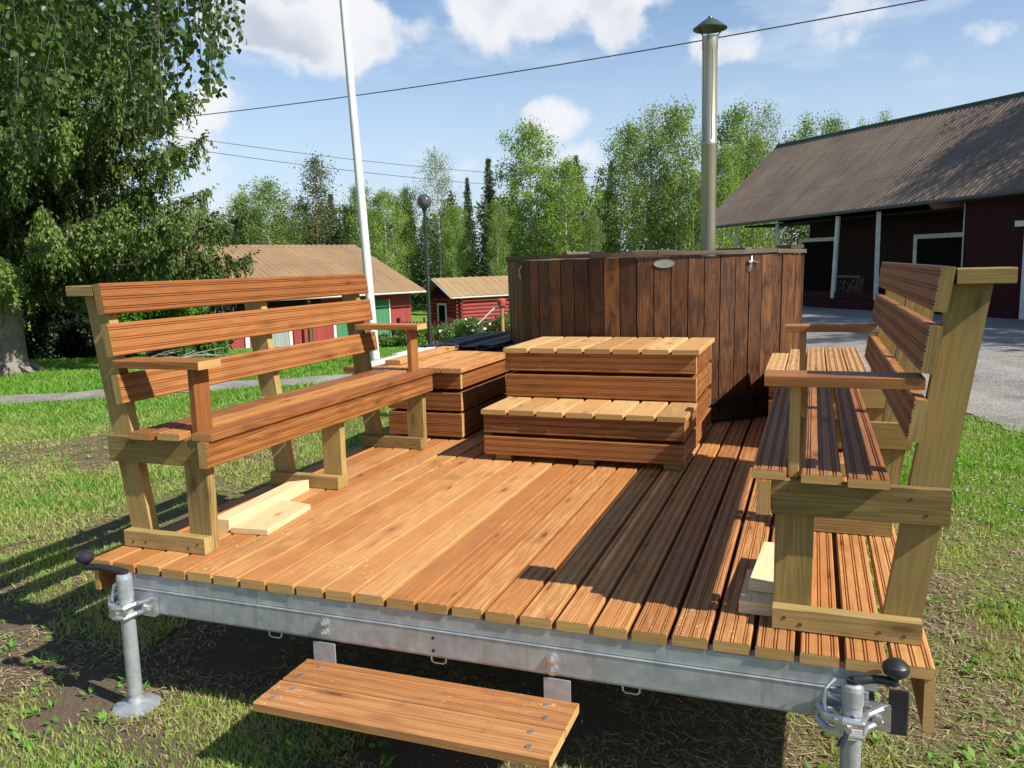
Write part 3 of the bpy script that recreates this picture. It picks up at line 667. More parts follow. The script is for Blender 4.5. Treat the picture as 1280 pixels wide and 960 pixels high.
m = MB(); m.lathe((px_, py_, pz_ + .90), [(.04, 0), (.085, .03), (.09, .13), (.05, .17), (.001, .18)], 16); m.path([(px_, py_, pz_ + .98), (px_ + .14, py_ + .02, pz_ + .97), (px_ + .2, py_, pz_ + .90)], .035, 8); m.build('pump_head', REDP, PU, smooth=True)
e = Vector((px_, py_, pz_ + 1.0)); f_ = Vector((*(-RH * .48), -.42)); m = MB(); m.path([e, e + f_ * .3 + Vector((0, 0, .02)), e + f_], [.018, .016, .014], 8); m.build('lever', WHITE, PU)
CAB = plain('cable_rubber', (.06, .06, .065), .6, 0, (.08, .08, .08), 3)
def cable(a, za, b, zb, sag, r, label, ext=.25):
    A, B_ = Vector(W(*a, za)), Vector(W(*b, zb)); d = B_ - A; P = []
    for k in range(41):
        s = -ext + (1 + 2 * ext) * k / 40; p = A + d * s; p.z -= sag * (1 - (2 * s - 1) ** 2); P.append(p)
    tag(MB().path(P, r, 6).build('overhead_cable', CAB), label, 'cable', 'overhead cables')
cable((222, 147), 25, (1155, 0), 15.4, .17, .013, 'thickest overhead cable, rising to the right past the stove pipe cap')
cable((222, 170), 35, (745, 222), 56, .35, .016, 'upper of the two thin overhead cables sloping down to the right over the trees')
cable((222, 184), 35, (745, 237), 56, .35, .016, 'lower of the two thin overhead cables sloping down to the right over the trees')

# ================================================================ buildings
def boards(name, a, b2, pitch=.14, rough=.85):
    m, t, b = newmat(name); uv = t.new('ShaderNodeUVMap'); uv.uv_map = 'UVMap'; u, v, _ = t.sep(uv.outputs[0])
    q = t.math('DIVIDE', u, pitch); fr = t.math('FRACT', q); cell = t.math('FLOOR', q)
    wn = t.new('ShaderNodeTexWhiteNoise', noise_dimensions='1D'); t.set(wn.inputs['W'], cell)
    n = t.noise(t.comb(t.math('MULTIPLY', u, 30), t.math('MULTIPLY', v, 1.6), cell), 1, 4, .65)
    f = t.math('ADD', t.math('MULTIPLY', wn.outputs['Value'], .4), t.math('MULTIPLY', n, .7))
    gap = t.math('GREATER_THAN', t.math('ABSOLUTE', t.math('SUBTRACT', fr, .5)), .46)
    col = t.mix(f, a, b2); col = t.mix(t.math('MULTIPLY', gap, .6), col, tuple(x * .2 for x in a))
    t.set(b.inputs['Base Color'], col); b.inputs['Roughness'].default_value = rough; b.inputs['Specular IOR Level'].default_value = .2
    bp = t.new('ShaderNodeBump'); bp.inputs['Strength'].default_value = .6; bp.inputs['Distance'].default_value = .02
    t.set(bp.inputs['Height'], t.math('SUBTRACT', 1, gap)); t.set(b.inputs['Normal'], bp.outputs[0]); return m
REDW = boards('falu_red_boards', (.22, .034, .030), (.36, .075, .065)); DRED = boards('dark_red_boards', (.05, .010, .010), (.085, .018, .016))
GRNW = boards('green_painted_boards', (.045, .17, .075), (.085, .25, .12)); LOG = boards('red_logs', (.22, .032, .030), (.34, .075, .062), .2)
GREYD = boards('grey_green_boards', (.22, .26, .24), (.32, .36, .33)); BARNT = boards('shade_dark_log_wall', (.018, .008, .007), (.032, .014, .012), .22)  # barn porch shade is put into the near-black wall colour
def roofmat(name, a, b2, c3, pitch):
    m, t, b = newmat(name); uv = t.new('ShaderNodeUVMap'); uv.uv_map = 'UVMap'; u, v, _ = t.sep(uv.outputs[0]); tcn = t.new('ShaderNodeTexCoord')
    n = t.noise(tcn.outputs['Object'], .5, 6, .65); n2 = t.noise(t.comb(t.math('MULTIPLY', u, 6), t.math('MULTIPLY', v, .5), 0), 1, 4, .6)
    col = t.mix(t.step(n, .3, .7), a, b2); col = t.mix(t.math('MULTIPLY', t.step(n2, .45, .7), .6), col, c3)
    lap = t.math('GREATER_THAN', t.math('FRACT', t.math('DIVIDE', t.math('ADD', v, .6), 2.1)), .985); col = t.mix(t.math('MULTIPLY', lap, .5), col, tuple(q * .4 for q in c3)); sh = t.math('GREATER_THAN', t.math('FRACT', t.math('DIVIDE', u, 1.08)), .97); col = t.mix(t.math('MULTIPLY', sh, .35), col, tuple(q * .5 for q in c3))
    lich = t.noise(tcn.outputs['Object'], 4, 6, .7); col = t.mix(t.math('MULTIPLY', t.step(lich, .58, .72), .4), col, (.17, .16, .12))
    t.set(b.inputs['Base Color'], col); b.inputs['Roughness'].default_value = .65; b.inputs['Specular IOR Level'].default_value = .3; return m
ROOF1 = roofmat('brown_corrugated_sheet', (.24, .15, .080), (.30, .19, .10), (.20, .125, .07), .1)
ROOF2 = roofmat('weathered_brown_sheet', (.145, .105, .075), (.215, .155, .108), (.10, .078, .06), .1)
def roof_slope(m, e0, e1, r0, r1, pitch=.18, amp=.022, th=.03, mi=0):
    """corrugated sheet between eave e0->e1 and ridge r0->r1, ribs run eave to ridge"""
    e0, e1, r0, r1 = map(Vector, (e0, e1, r0, r1)); L = (e1 - e0).length; n = int(L / pitch) * 4
    nrm = (e1 - e0).cross(r0 - e0).normalized(); nrm = nrm if nrm.z > 0 else -nrm; b = len(m.v); H = (r0 - e0).length
    for k in range(n + 1):
        s = k / n; a = e0.lerp(e1, s); c = r0.lerp(r1, s); h = amp * (1, 1, 0, 0)[k % 4]
        for p in (a, c): m.v.append(tuple(p + nrm * h)); 
        for p in (c, a): m.v.append(tuple(p - nrm * th))
    for k in range(n):
        q = b + 4 * k; u0, u1 = L * k / n, L * (k + 1) / n
        m.face([q, q + 4, q + 5, q + 1], [(u0, 0), (u1, 0), (u1, H), (u0, H)], mi, .5)
        m.face([q + 2, q + 6, q + 7, q + 3], [(u0, 0)] * 4, mi, .5); m.face([q + 3, q + 7, q + 4, q], [(u0, 0)] * 4, mi, .5); m.face([q + 1, q + 5, q + 6, q + 2], [(u0, 0)] * 4, mi, .5)
    m.face([b, b + 1, b + 2, b + 3], [(0, 0)] * 4, mi, .5); q = b + 4 * n; m.face([q + 3, q + 2, q + 1, q], [(0, 0)] * 4, mi, .5)
class Frame:
    """building frame: s along the front, o back from the front line, plan given in metres"""
    def __init__(s, A, u, v): s.A = np.array(A, float); s.u = np.array(u, float); s.v = np.array(v, float)
    def p(s, a, o, z): q = s.A + s.u * a + s.v * o; w_ = cw(*q); return (float(w_[0]), float(w_[1]), float(z))
    def s_at(s, px, o=0):
        k = (px - 640) / FPX; q = s.A + s.v * o; return (q[0] - k * q[1]) / (k * s.u[1] - s.u[0])
def block(m, F, s0, s1, o0, o1, z0, z1, mi=0, tint=None):
    """box in a building frame; uv u = along, v = height"""
    tint = random.random() if tint is None else tint; P = [F.p(s0, o0, z0), F.p(s1, o0, z0), F.p(s1, o1, z0), F.p(s0, o1, z0), F.p(s0, o0, z1), F.p(s1, o0, z1), F.p(s1, o1, z1), F.p(s0, o1, z1)]
    b = len(m.v); m.v += P; L = abs(s1 - s0); D_ = abs(o1 - o0); S0, S1 = min(s0, s1), max(s0, s1)
    for q, ln in (((3, 2, 1, 0), L), ((4, 5, 6, 7), L), ((0, 1, 5, 4), L), ((1, 2, 6, 5), D_), ((2, 3, 7, 6), L), ((3, 0, 4, 7), D_)):
        m.face([b + i for i in q], [(S0, z0), (S0 + ln, z0), (S0 + ln, z1), (S0, z1)], mi, tint)
    return m
# --- long barn on the right
FB = Frame((12.3, 19.6), (-.316, .949), (.949, .316))
BN = thing('barn', 'long dark red barn with brown sheet-metal roof on the right beyond the gravel yard', 'barn', FB.p(3, 4.3, -.55))
sE, sW = 14.7, -11.0; ez = lambda s: 2.58 - .0125 * s; rz = lambda s: 5.63 + .0124 * (s - 3.3)
m = MB(); roof_slope(m, FB.p(sW, 0, ez(sW)), FB.p(sE, 0, ez(sE)), FB.p(sW, 4.2, rz(sW)), FB.p(15.6, 4.2, rz(15.6)), .165, .018)
roof_slope(m, FB.p(sW, 8.4, 2.6), FB.p(sE, 8.4, 2.5), FB.p(sW, 4.21, rz(sW) - .004), FB.p(15.6, 4.21, rz(15.6) - .004), .165, .018)
rf = m.build('roof', ROOF2, BN)
m = MB(); P = [Vector(FB.p(s, 4.2, rz(s) + .03)) for s in np.linspace(sW, 15.6, 12)]; m.path(P, .055, 8); m.build('ridge_cap', plain('green_ridge_steel', (.05, .09, .07), .5, .2), rf)
m = MB(); P = [Vector(FB.p(s, -.03, ez(s) - .05)) for s in np.linspace(sW, sE, 12)]; m.path(P, .055, 8); m.build('gutter', plain('grey_gutter', (.10, .095, .09), .6), rf)
m = MB(); P0, P1 = Vector(FB.p(sE + .02, 0, ez(sE) - .07)), Vector(FB.p(15.62, 4.2, rz(15.6) - .07)); m.path([P0, P1], .07, 4); m.build('barge_board', plain('dark_board', (.08, .06, .05), .8), rf)
gb_ = -.75
s1180, s1081, s1032 = FB.s_at(1180), FB.s_at(1081), FB.s_at(1032)
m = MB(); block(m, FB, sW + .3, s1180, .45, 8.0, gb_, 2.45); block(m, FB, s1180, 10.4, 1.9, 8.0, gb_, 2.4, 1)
# gable fill
for so, z0 in ((10.4, 2.4),):
    m.poly([FB.p(so, .5, 2.35), FB.p(so, 8.0, 2.35), FB.p(so, 4.2, rz(so) - .12)], 1)
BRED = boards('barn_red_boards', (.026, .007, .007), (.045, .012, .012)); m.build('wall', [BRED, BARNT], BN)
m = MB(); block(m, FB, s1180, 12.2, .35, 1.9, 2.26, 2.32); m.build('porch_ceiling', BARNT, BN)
m = MB(); block(m, FB, s1180, 12.4, .3, 1.9, -.52, -.22); block(m, FB, 5.2, 10.5, .28, .34, -.2, -.02); m.build('porch_floor', BRED, BN)
BWH = plain('barn_white_trim', (.70, .69, .64), .6, 0, (.52, .51, .48), 5)
def frame_(parent, F, px0, px1, z0, z1, o, nm='door', panel=BARNT, wd=.13):
    a, b = F.s_at(px0, o), F.s_at(px1, o); a, b = min(a, b), max(a, b)
    d = block(MB(), F, a + wd, b - wd, o - .03, o - .005, z0, z1 - wd).build(nm, panel, parent)
    m = MB(); block(m, F, a, a + wd, o - .06, o - .002, z0, z1); block(m, F, b - wd, b, o - .06, o - .002, z0, z1); block(m, F, a + wd, b - wd, o - .055, o - .002, z1 - wd, z1); m.build(nm + '_frame', BWH, d)
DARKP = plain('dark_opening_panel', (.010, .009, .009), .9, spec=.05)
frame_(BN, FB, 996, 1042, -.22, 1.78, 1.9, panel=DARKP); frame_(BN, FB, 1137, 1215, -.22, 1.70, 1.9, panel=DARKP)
for px0, w_, lean in ((1032, .17, .14), (1081, .19, 0), (958, .17, 0), (908, .17, 0)):
    s = FB.s_at(px0); m = MB(); a, b = Vector(FB.p(s + lean, .30, -.22)), Vector(FB.p(s + lean * 0 , .30, ez(s) - .1))
    m.path([a + (b - a) * 0, a + (b - a) * .99], w_ * .45, 4 if not lean else 12); m.build('porch_post', BWH, BN)
m = MB(); sp = FB.s_at(1276, .43); block(m, FB, sp - .09, sp + .09, .40, .447, gb_ + .2, 2.4); block(m, FB, sp - .3, sp + .35, .385, .398, 1.72, 1.86); block(m, FB, s1180 - .02, s1180 + .0, .42, .449, gb_, 2.4, 0)
m.build('corner_board', BWH, BN)
# clutter on the porch
m = MB(); c0 = FB.s_at(1055, .9)
m2 = thing('sawhorse', 'old sawhorse standing on the barn porch between the white posts', 'sawhorse', FB.p(c0, .9, -.22)); mm = MB(); mm.path([FB.p(c0 - .6, .9, .45), FB.p(c0 + .6, .9, .45)], .05, 4)
mm.build('beam', GREYW, m2)
for a_ in (-.5, .5):
    for o_ in (.65, 1.15): mm = MB(); mm.path([FB.p(c0 + a_, .9, .44), FB.p(c0 + a_ * 1.15, o_, -.215)], .03, 4); mm.build('leg', GREYW, m2)
mm = MB(); cc = FB.p(FB.s_at(1062, .6), .6, -.05); 
for k in range(14): 
    a_ = k * .9; mm.path([(cc[0] + .3 * math.cos(a_), cc[1] + .3 * math.sin(a_), cc[2] - .14), (cc[0] + .35 * math.cos(a_ + 1.2), cc[1] + .3 * math.sin(a_ + 1.9), cc[2] + .1 + .03 * k)], .022, 5)
tag(mm.build('firewood_heap', GREYW), 'grey heap of sticks on the barn porch beside the leaning white post', 'firewood')
# --- building on the left
FL_ = Frame((-4.4, 41.5), (-.655, -.756), (-.756, .655))
OB = thing('outbuilding', 'long red and green outbuilding with brown roof behind the left bench', 'outbuilding', FL_.p(9, 5, -3.3))
m = MB(); roof_slope(m, FL_.p(0, 0, -.08), FL_.p(14.6, 0, -.08), FL_.p(0, 5.5, 2.38), FL_.p(14.6, 5.5, 2.38), .32, .035); roof_slope(m, FL_.p(0, 11, -.08), FL_.p(14.6, 11, -.08), FL_.p(0, 5.51, 2.376), FL_.p(14.6, 5.51, 2.376), .32, .035)
rf = m.build('roof', ROOF1, OB)
m = MB(); m.path([FL_.p(-.02, -.07, -.12), FL_.p(14.6, -.07, -.12)], .045, 8); m.build('gutter', GREYT, rf)
zb = -3.4
m = MB(); block(m, FL_, .35, 14.3, .75, 10.5, zb, -.1, 0); m.poly([FL_.p(.35, .75, -.1), FL_.p(.35, 10.4, -.1), FL_.p(.35, 5.5, 2.28)], 0); m.build('wall', REDW, OB)
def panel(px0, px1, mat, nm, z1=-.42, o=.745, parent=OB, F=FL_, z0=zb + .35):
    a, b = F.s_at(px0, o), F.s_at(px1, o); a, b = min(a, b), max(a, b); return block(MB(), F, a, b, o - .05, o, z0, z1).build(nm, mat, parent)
for a, b, mt, nm in ((467, 484, GRNW, 'door'), (418, 433, GRNW, 'door'), (336, 358, GREYD, 'door'), (388, 414, REDW, 'door'), (364, 386, REDW, 'door')): panel(a, b, mt, nm)
for a, b in ((303, 308), (358.5, 362), (414.5, 417.5), (485, 486.2)): panel(a, b, WHITE, 'trim', o=.70)
m = MB()
for px0 in (262, 332, 386): s = FL_.s_at(px0, .2); block(m, FL_, s - .07, s + .07, .18, .32, zb + .3, -.2)
m.build('post', GREYW, OB)
panel(260, 400, BARNT, 'eave_shade_panel', z1=-.14, z0=-.75, o=.69)  # dark panel standing in for the shade under the eave
# --- small log shed
FS = Frame((-4.38, 45.0), (.8, .6), (-.6, .8)); FSs = FS
SH = thing('log_shed', 'small red log shed with tan gabled roof beyond the rose hedge', 'shed', FS.p(3, 0, -3.4))
m = MB(); roof_slope(m, FS.p(0, -1.85, -.50), FS.p(6.2, -1.85, -.50), FS.p(0, 0, .48), FS.p(6.2, 0, .48), .45, .03); roof_slope(m, FS.p(0, 1.85, -.50), FS.p(6.2, 1.85, -.50), FS.p(0, .01, .477), FS.p(6.2, .01, .477), .45, .03)
rf = m.build('roof', roofmat('tan_sheet', (.27, .175, .085), (.34, .225, .115), (.24, .15, .07), .1), SH)
m = MB(); m.path([FS.p(-.05, -1.9, -.56), FS.p(-.05, 0, .43), FS.p(-.05, 1.9, -.56)], .045, 4); m.path([FS.p(0, -1.9, -.56), FS.p(6.2, -1.9, -.56)], .045, 6); m.build('barge_board', GREYT, rf)
m = MB(); block(m, FS, .7, 5.7, -1.5, 1.5, -3.6, -.45); m.poly([FS.p(.7, -1.5, -.45), FS.p(.7, 1.5, -.45), FS.p(.7, 0, .36)], 0); m.poly([FS.p(5.7, -1.5, -.45), FS.p(5.7, 1.5, -.45), FS.p(5.7, 0, .36)], 0)
m.build('wall', DRED, SH)
m = MB()
for k in range(14): zq = -3.2 + k * .2; m.path([FS.p(.45, -1.52, zq), FS.p(5.9, -1.52, zq)], .105, 8)
for k in range(13): zq = -3.1 + k * .2; m.path([FS.p(.72, -1.75, zq), FS.p(.72, 1.5, zq)], .10, 8)
m.build('log_course', LOG, SH)
m = MB(); block(m, FS, .56, .60, -.35, .35, -2.1, -1.0, 0); wn_ = m.build('window', DARKP, SH)
m = MB()
for a, b, c, d in ((-.45, -.35, -2.2, -.9), (.35, .45, -2.2, -.9), (-.35, .35, -1.0, -.9), (-.35, .35, -2.2, -2.1)): block(m, FS, .53, .59, a, b, c, d)
m.build('window_frame', WHITE, wn_)
# --- red picket fence
FF = Frame((-5.2, 37.0), (.97, .24), (-.24, .97))
PF = thing('picket_fence', 'low dark red picket fence in front of the log shed', 'fence', FF.p(3, 0, -2.4))
m = MB(); zf = lambda s: float(gz(*FF.p(s, 0, 0)[:2]))
for k in range(46):
    s = k * .16; z = zf(s); block(m, FF, s, s + .09, 0, .025, z, z + 1.0 + .06 * (k % 7 == 0) * 3)
m.build('pickets', DRED, PF)
m = MB()
for z in (.3, .8): m.path([FF.p(s, .05, zf(s) + z) for s in (-.1, 2.5, 5, 7.4)], .04, 4)
m.build('rail', DRED, PF)
m = MB()
for s in (0, 2.4, 4.8, 7.2): block(m, FF, s - .07, s + .07, .06, .2, zf(s) - .1, zf(s) + 1.15)
m.build('post', DRED, PF)

# ================================================================ vegetation
def rot_basis(n, rng_):
    a = rng_.normal(size=(n, 3)); a /= np.linalg.norm(a, axis=1, keepdims=True); b = rng_.normal(size=(n, 3)); b -= a * (a * b).sum(1, keepdims=True); b /= np.linalg.norm(b, axis=1, keepdims=True); return a, b
def cards(P, size, r_, aspect=.6, A=None, Bv=None):
    """kite-shaped leaf faces at P"""
    n = len(P)
    if A is None: A, Bv = rot_basis(n, r_)
    s = (size if np.ndim(size) else np.full(n, size))[:, None]
    V = np.stack([P, P + A * s * .45 + Bv * s * aspect * .5, P + A * s, P + A * s * .45 - Bv * s * aspect * .5], 1).reshape(-1, 3)
    return V, np.arange(4 * n).reshape(n, 4)
LB_ = leafmat('birch_leaf_far', (.07, .125, .024), (.31, .40, .105)); LS_ = leafmat('spruce_needles_far', (.025, .050, .018), (.075, .115, .036), .15)
LP_ = leafmat('pine_needles_far', (.06, .085, .035), (.15, .17, .08), .2); LG_ = leafmat('aspen_leaf_far', (.10, .18, .03), (.36, .47, .10))
LSP = leafmat('silver_birch_leaf_far', (.12, .155, .06), (.34, .38, .17), .3)
BARK = plain('birch_bark', (.70, .67, .60), .8, 0, (.34, .31, .28), 3); BARKP = plain('pine_bark', (.38, .18, .08), .85, 0, (.22, .12, .07), 3); BARKS = plain('spruce_bark', (.13, .10, .085), .9, 0, (.20, .16, .135), 14, bump=.8)
def norm(v): return v / np.linalg.norm(v, axis=-1, keepdims=True)
def tree_mesh(name, kind, seed, label, H=15.0):
    r = np.random.default_rng(seed); T = thing(name, label, 'tree', (0, 0, -60)); m = MB(); base = Vector((0, 0, -60))
    bend = r.normal(size=2) * .25
    def tp(z): s = z / H; return np.array([bend[0] * s * s, bend[1] * s * s, z])
    pts = [tuple(base + Vector(tp(z))) for z in np.linspace(0, H * .97, 10)]; r0 = .20 if kind != 'pine' else .17
    m.path(pts, [r0 * (1 - .93 * k / 9) for k in range(10)], 8)
    C = []; TT = []
    if kind == 'spruce':
        for z in np.arange(1.0, H - .25, .36):
            f = (H - z) / H; L = 3.0 * f ** .72 * r.uniform(.7, 1.1) + .15; nb = 10
            for k in range(nb):
                a = r.uniform(0, 6.28); l = L * r.uniform(.65, 1.12); n = int(9 + 26 * l)
                s = r.uniform(.1, 1, n); dr = -.28 * l * s + .22 * l * s ** 3
                p = tp(z) + np.stack([np.cos(a) * l * s, np.sin(a) * l * s, dr], 1) + r.normal(size=(n, 3)) * [.10, .10, .09]; C.append(p); TT.append(np.clip(.35 * s + r.uniform(0, .6) * np.ones(n) * .6 + r.normal(size=n) * .15, 0, 1))
        P = np.concatenate(C); tn = np.concatenate(TT); n = len(P); A = norm(r.normal(size=(n, 3)) * .6 + [0, 0, -.6]); B2 = norm(np.cross(A, r.normal(size=(n, 3)))); V, F = cards(P, r.uniform(.18, .34, n), r, .35, A, B2)
    else:
        lo, dens, wid = {'birch': (.18, 88, 3.0), 'aspen': (.05, 110, 3.3), 'sparse': (.20, 74, 2.7), 'pine': (.50, 44, 2.3), 'slim': (.20, 62, 2.1)}[kind]
        for k in range(dens):
            s = lo + (1 - lo) * (k + r.uniform()) / dens; z = H * s; q = (s - lo) / (1 - lo)
            prof = min(1.0, max(.16, 1.15 * math.sin(math.pi * (q * .80 + .16)) ** .7)) if kind != 'pine' else (1 - .5 * q)
            L = wid * max(prof, .10) * r.uniform(.5, 1.15); a = k * 2.4 + r.uniform(-.4, .4); up = .55 if kind != 'pine' else .35
            p0 = tp(z); tip = p0 + np.array([math.cos(a) * L, math.sin(a) * L, L * up * r.uniform(.5, 1.3)])
            if tip[2] > H * 1.02: tip[2] = H * r.uniform(.95, 1.02)
            m.path([tuple(base + Vector(p0)), tuple(base + Vector(p0 * .45 + tip * .55 + np.array([0, 0, .1]))), tuple(base + Vector(tip))], [.035 * (1.15 - q), .022, .008], 4)
            nn = int((80 if kind in ('birch', 'aspen') else 52) * (.5 + L / wid)); sub = r.integers(2, 5)
            for j in range(sub):
                c = p0 + (tip - p0) * r.uniform(.35, 1.05) + r.normal(size=3) * .28 * L / wid; sg = r.uniform(.24, .55)
                n = nn // sub * 2; p = c + r.normal(size=(n, 3)) * [sg, sg, sg * .8]
                if kind in ('birch', 'sparse', 'slim'): dz = r.exponential(.35, n); p[:, 2] -= dz
                C.append(p); TT.append(np.clip(r.uniform(.05, .75) + r.normal(size=n) * .16, 0, 1))
        # leader tuft
        n = 90; p = tp(H * .98) + r.normal(size=(n, 3)) * [.18, .18, .5]; C.append(p); TT.append(r.uniform(.2, .9, n))
        P = np.concatenate(C); tn = np.concatenate(TT); n = len(P); V, F = cards(P, r.uniform(.10, .23, n) * (1.0 if kind != 'sparse' else .8), r, .8)
    m.build('trunk', {'spruce': BARKS, 'pine': BARKP}.get(kind, BARK), T)
    V = V + np.array([0, 0, -60.0]); arrmesh('crown', V, F, {'spruce': LS_, 'pine': LP_, 'aspen': LG_, 'sparse': LSP}.get(kind, LB_), tn, T)
    return T
KINDS = {}
def get(kind, v):
    k = (kind, v)
    if k not in KINDS: KINDS[k] = tree_mesh({'birch': 'birch_tree', 'aspen': 'aspen_tree', 'sparse': 'birch_tree', 'slim': 'birch_tree', 'pine': 'pine_tree', 'spruce': 'spruce_tree'}[kind], kind, hash_(kind) + v, 'x')
    return KINDS[k]
def hash_(s): return sum(ord(c) * (i + 3) for i, c in enumerate(s))
TREES = [  # px, top y, depth, kind, variant, width factor, label
    (246, 262, 78, 'birch', 0, 1.1, 'birch half hidden behind the tip of the big spruce boughs'),
    (300, 246, 76, 'birch', 1, 1.0, 'green birch between the big spruce and the forked treetop over the outbuilding'),
    (331, 228, 74, 'birch', 2, 1.15, 'broad green birch above the middle of the outbuilding roof'),
    (366, 262, 80, 'slim', 0, 1.0, 'low slim birch left of the sparse pine'),
    (390, 200, 74, 'pine', 0, 1.35, 'sparse-topped tall pine with orange trunk above the outbuilding ridge'),
    (415, 240, 78, 'spruce', 0, .75, 'small dark spruce right beside the sparse pine'),
    (452, 234, 78, 'birch', 0, 1.0, 'birch rising directly behind the white flagpole'),
    (480, 243, 72, 'aspen', 1, .9, 'light green tree between the flagpole and the lamp globe'),
    (507, 238, 80, 'birch', 1, .85, 'birch just left of the lamp post'),
    (546, 193, 78, 'sparse', 0, 1.0, 'tall wispy birch rising just right of the lamp globe'),
    (567, 262, 70, 'aspen', 0, .7, 'short light green tree above the shed roof'),
    (583, 220, 80, 'spruce', 1, .65, 'slim dark spruce, left one of the pair of dark spruces'),
    (611, 195, 76, 'spruce', 0, .85, 'taller dark spruce, right one of the pair of dark spruces'),
    (620, 252, 68, 'birch', 2, .62, 'short bright birch in front of the dark spruces'),
    (662, 164, 72, 'aspen', 0, 1.1, 'big bright green aspen above the left side of the hot tub'),
    (640, 214, 86, 'spruce', 2, .8, 'dark spruce peeping out left of the big bright aspen'),
    (717, 192, 82, 'spruce', 1, .7, 'dark spire of spruce rising behind the light tree over the oval badge'),
    (706, 205, 70, 'aspen', 1, .95, 'light green tree standing right of the biggest aspen'),
    (738, 262, 68, 'birch', 0, .7, 'low birch filling the gap over the tub centre'),
    (762, 198, 80, 'spruce', 0, .8, 'dark spruce left of the dense group of tall birches'),
    (786, 160, 72, 'birch', 1, 1.0, 'dense dark green birch, leftmost of the tall group over the tub'),
    (814, 136, 74, 'sparse', 1, .95, 'greyish tall sparse birch in the middle of the group'),
    (845, 134, 72, 'birch', 2, .8, 'tall birch between the greyish one and the stove pipe'),
    (868, 215, 68, 'slim', 0, .9, 'lower leafy birch touching the left side of the stove pipe'),
    (918, 137, 74, 'birch', 0, .95, 'birch just right of the stove pipe'),
    (905, 190, 68, 'aspen', 0, .7, 'lower light tree between the stove pipe and the barn roof'),
    (960, 136, 78, 'sparse', 0, .8, 'wispy birch rising above the left tip of the barn ridge'),
    (945, 175, 70, 'birch', 1, .8, 'leafy birch by the sloping left edge of the barn roof'),
    (1003, 151, 80, 'slim', 0, 1.2, 'treetop showing over the barn ridge, first from its left end'),
    (1043, 150, 84, 'birch', 2, .8, 'treetop showing over the barn ridge, second from its left end'),
    (1074, 157, 84, 'slim', 0, .8, 'small treetop over the barn ridge next to the last one'),
    (1101, 146, 82, 'sparse', 1, .7, 'last treetop over the barn ridge, farthest right'),
]
used = set()
for px, ty, zc, kind, v, wf, lab in TREES:
    src = get(kind, v); p = W(px, ty, zc); g = float(gz(p[0], p[1])) - .1; h = p[2] - g; k = h / 15.0; az = random.uniform(0, 6.28)
    if (kind, v) in used: o = dup(src, (p[0], p[1], g), lab, 'trees along the wood edge')
    else:
        used.add((kind, v)); o = src; o['label'] = lab; o['group'] = 'trees along the wood edge'; o.location = (p[0], p[1], g)
    o.rotation_euler = (0, 0, az); ws = wf * k * random.uniform(.72, .98) * (1.1 if kind == 'spruce' else 1); o.scale = (ws, ws, k)
# offscreen trees by the yard that throw the dappled shade on the barn roof
for x, y, s, kd in ((17.4, 22.5, .95, ('birch', 0)), (17.6, 26.4, .95, ('birch', 2)), (17.0, 29.6, .95, ('sparse', 0)), (18.0, 18.0, .95, ('birch', 1)), (19.0, 13.5, .95, ('birch', 2))):
    o = dup(KINDS[kd], (x, y, -.7), 'birch growing behind the barn', 'birches behind the barn'); o.scale = (s * 1.0, s * 1.0, s)
# woodland behind: one mass
def woodland():
    r = np.random.default_rng(5); C = []; TT = []; m = MB()
    for k in range(190):
        px = r.uniform(170, 1130); zc = r.uniform(80, 104); p = W(px, 331, zc); g = float(gz(p[0], p[1])); h = (r.uniform(9, 14) if px > 660 else r.uniform(8, 11.5)); n = 900; dark = r.uniform() < .45
        z = r.uniform(.03, 1, n); rad = (1.9 if dark else 2.4) * (np.sin(np.pi * z ** .7) * .8 + .15) if not dark else 2.2 * (1 - z) + .1
        a = r.uniform(0, 6.28, n); q = np.sqrt(r.uniform(.05, 1, n)) * rad
        C.append(np.stack([p[0] + q * np.cos(a), p[1] + q * np.sin(a), g + z * h], 1) + r.normal(size=(n, 3)) * .12)
        cl = r.uniform(0, .45) if not dark else 0; TT.append(np.clip(cl + r.normal(size=n) * .1 + (.18 if not dark else .0), 0, 1))
    P = np.concatenate(C); V, F = cards(P, r.uniform(.20, .38, len(P)), r, .8)
    return arrmesh('woodland', V, F, leafmat('woodland_leaf', (.030, .055, .016), (.22, .30, .07), .3), np.concatenate(TT))
o = woodland(); tag(o, 'dense mixed woodland filling in behind the wood edge', 'woodland', None, 'stuff')
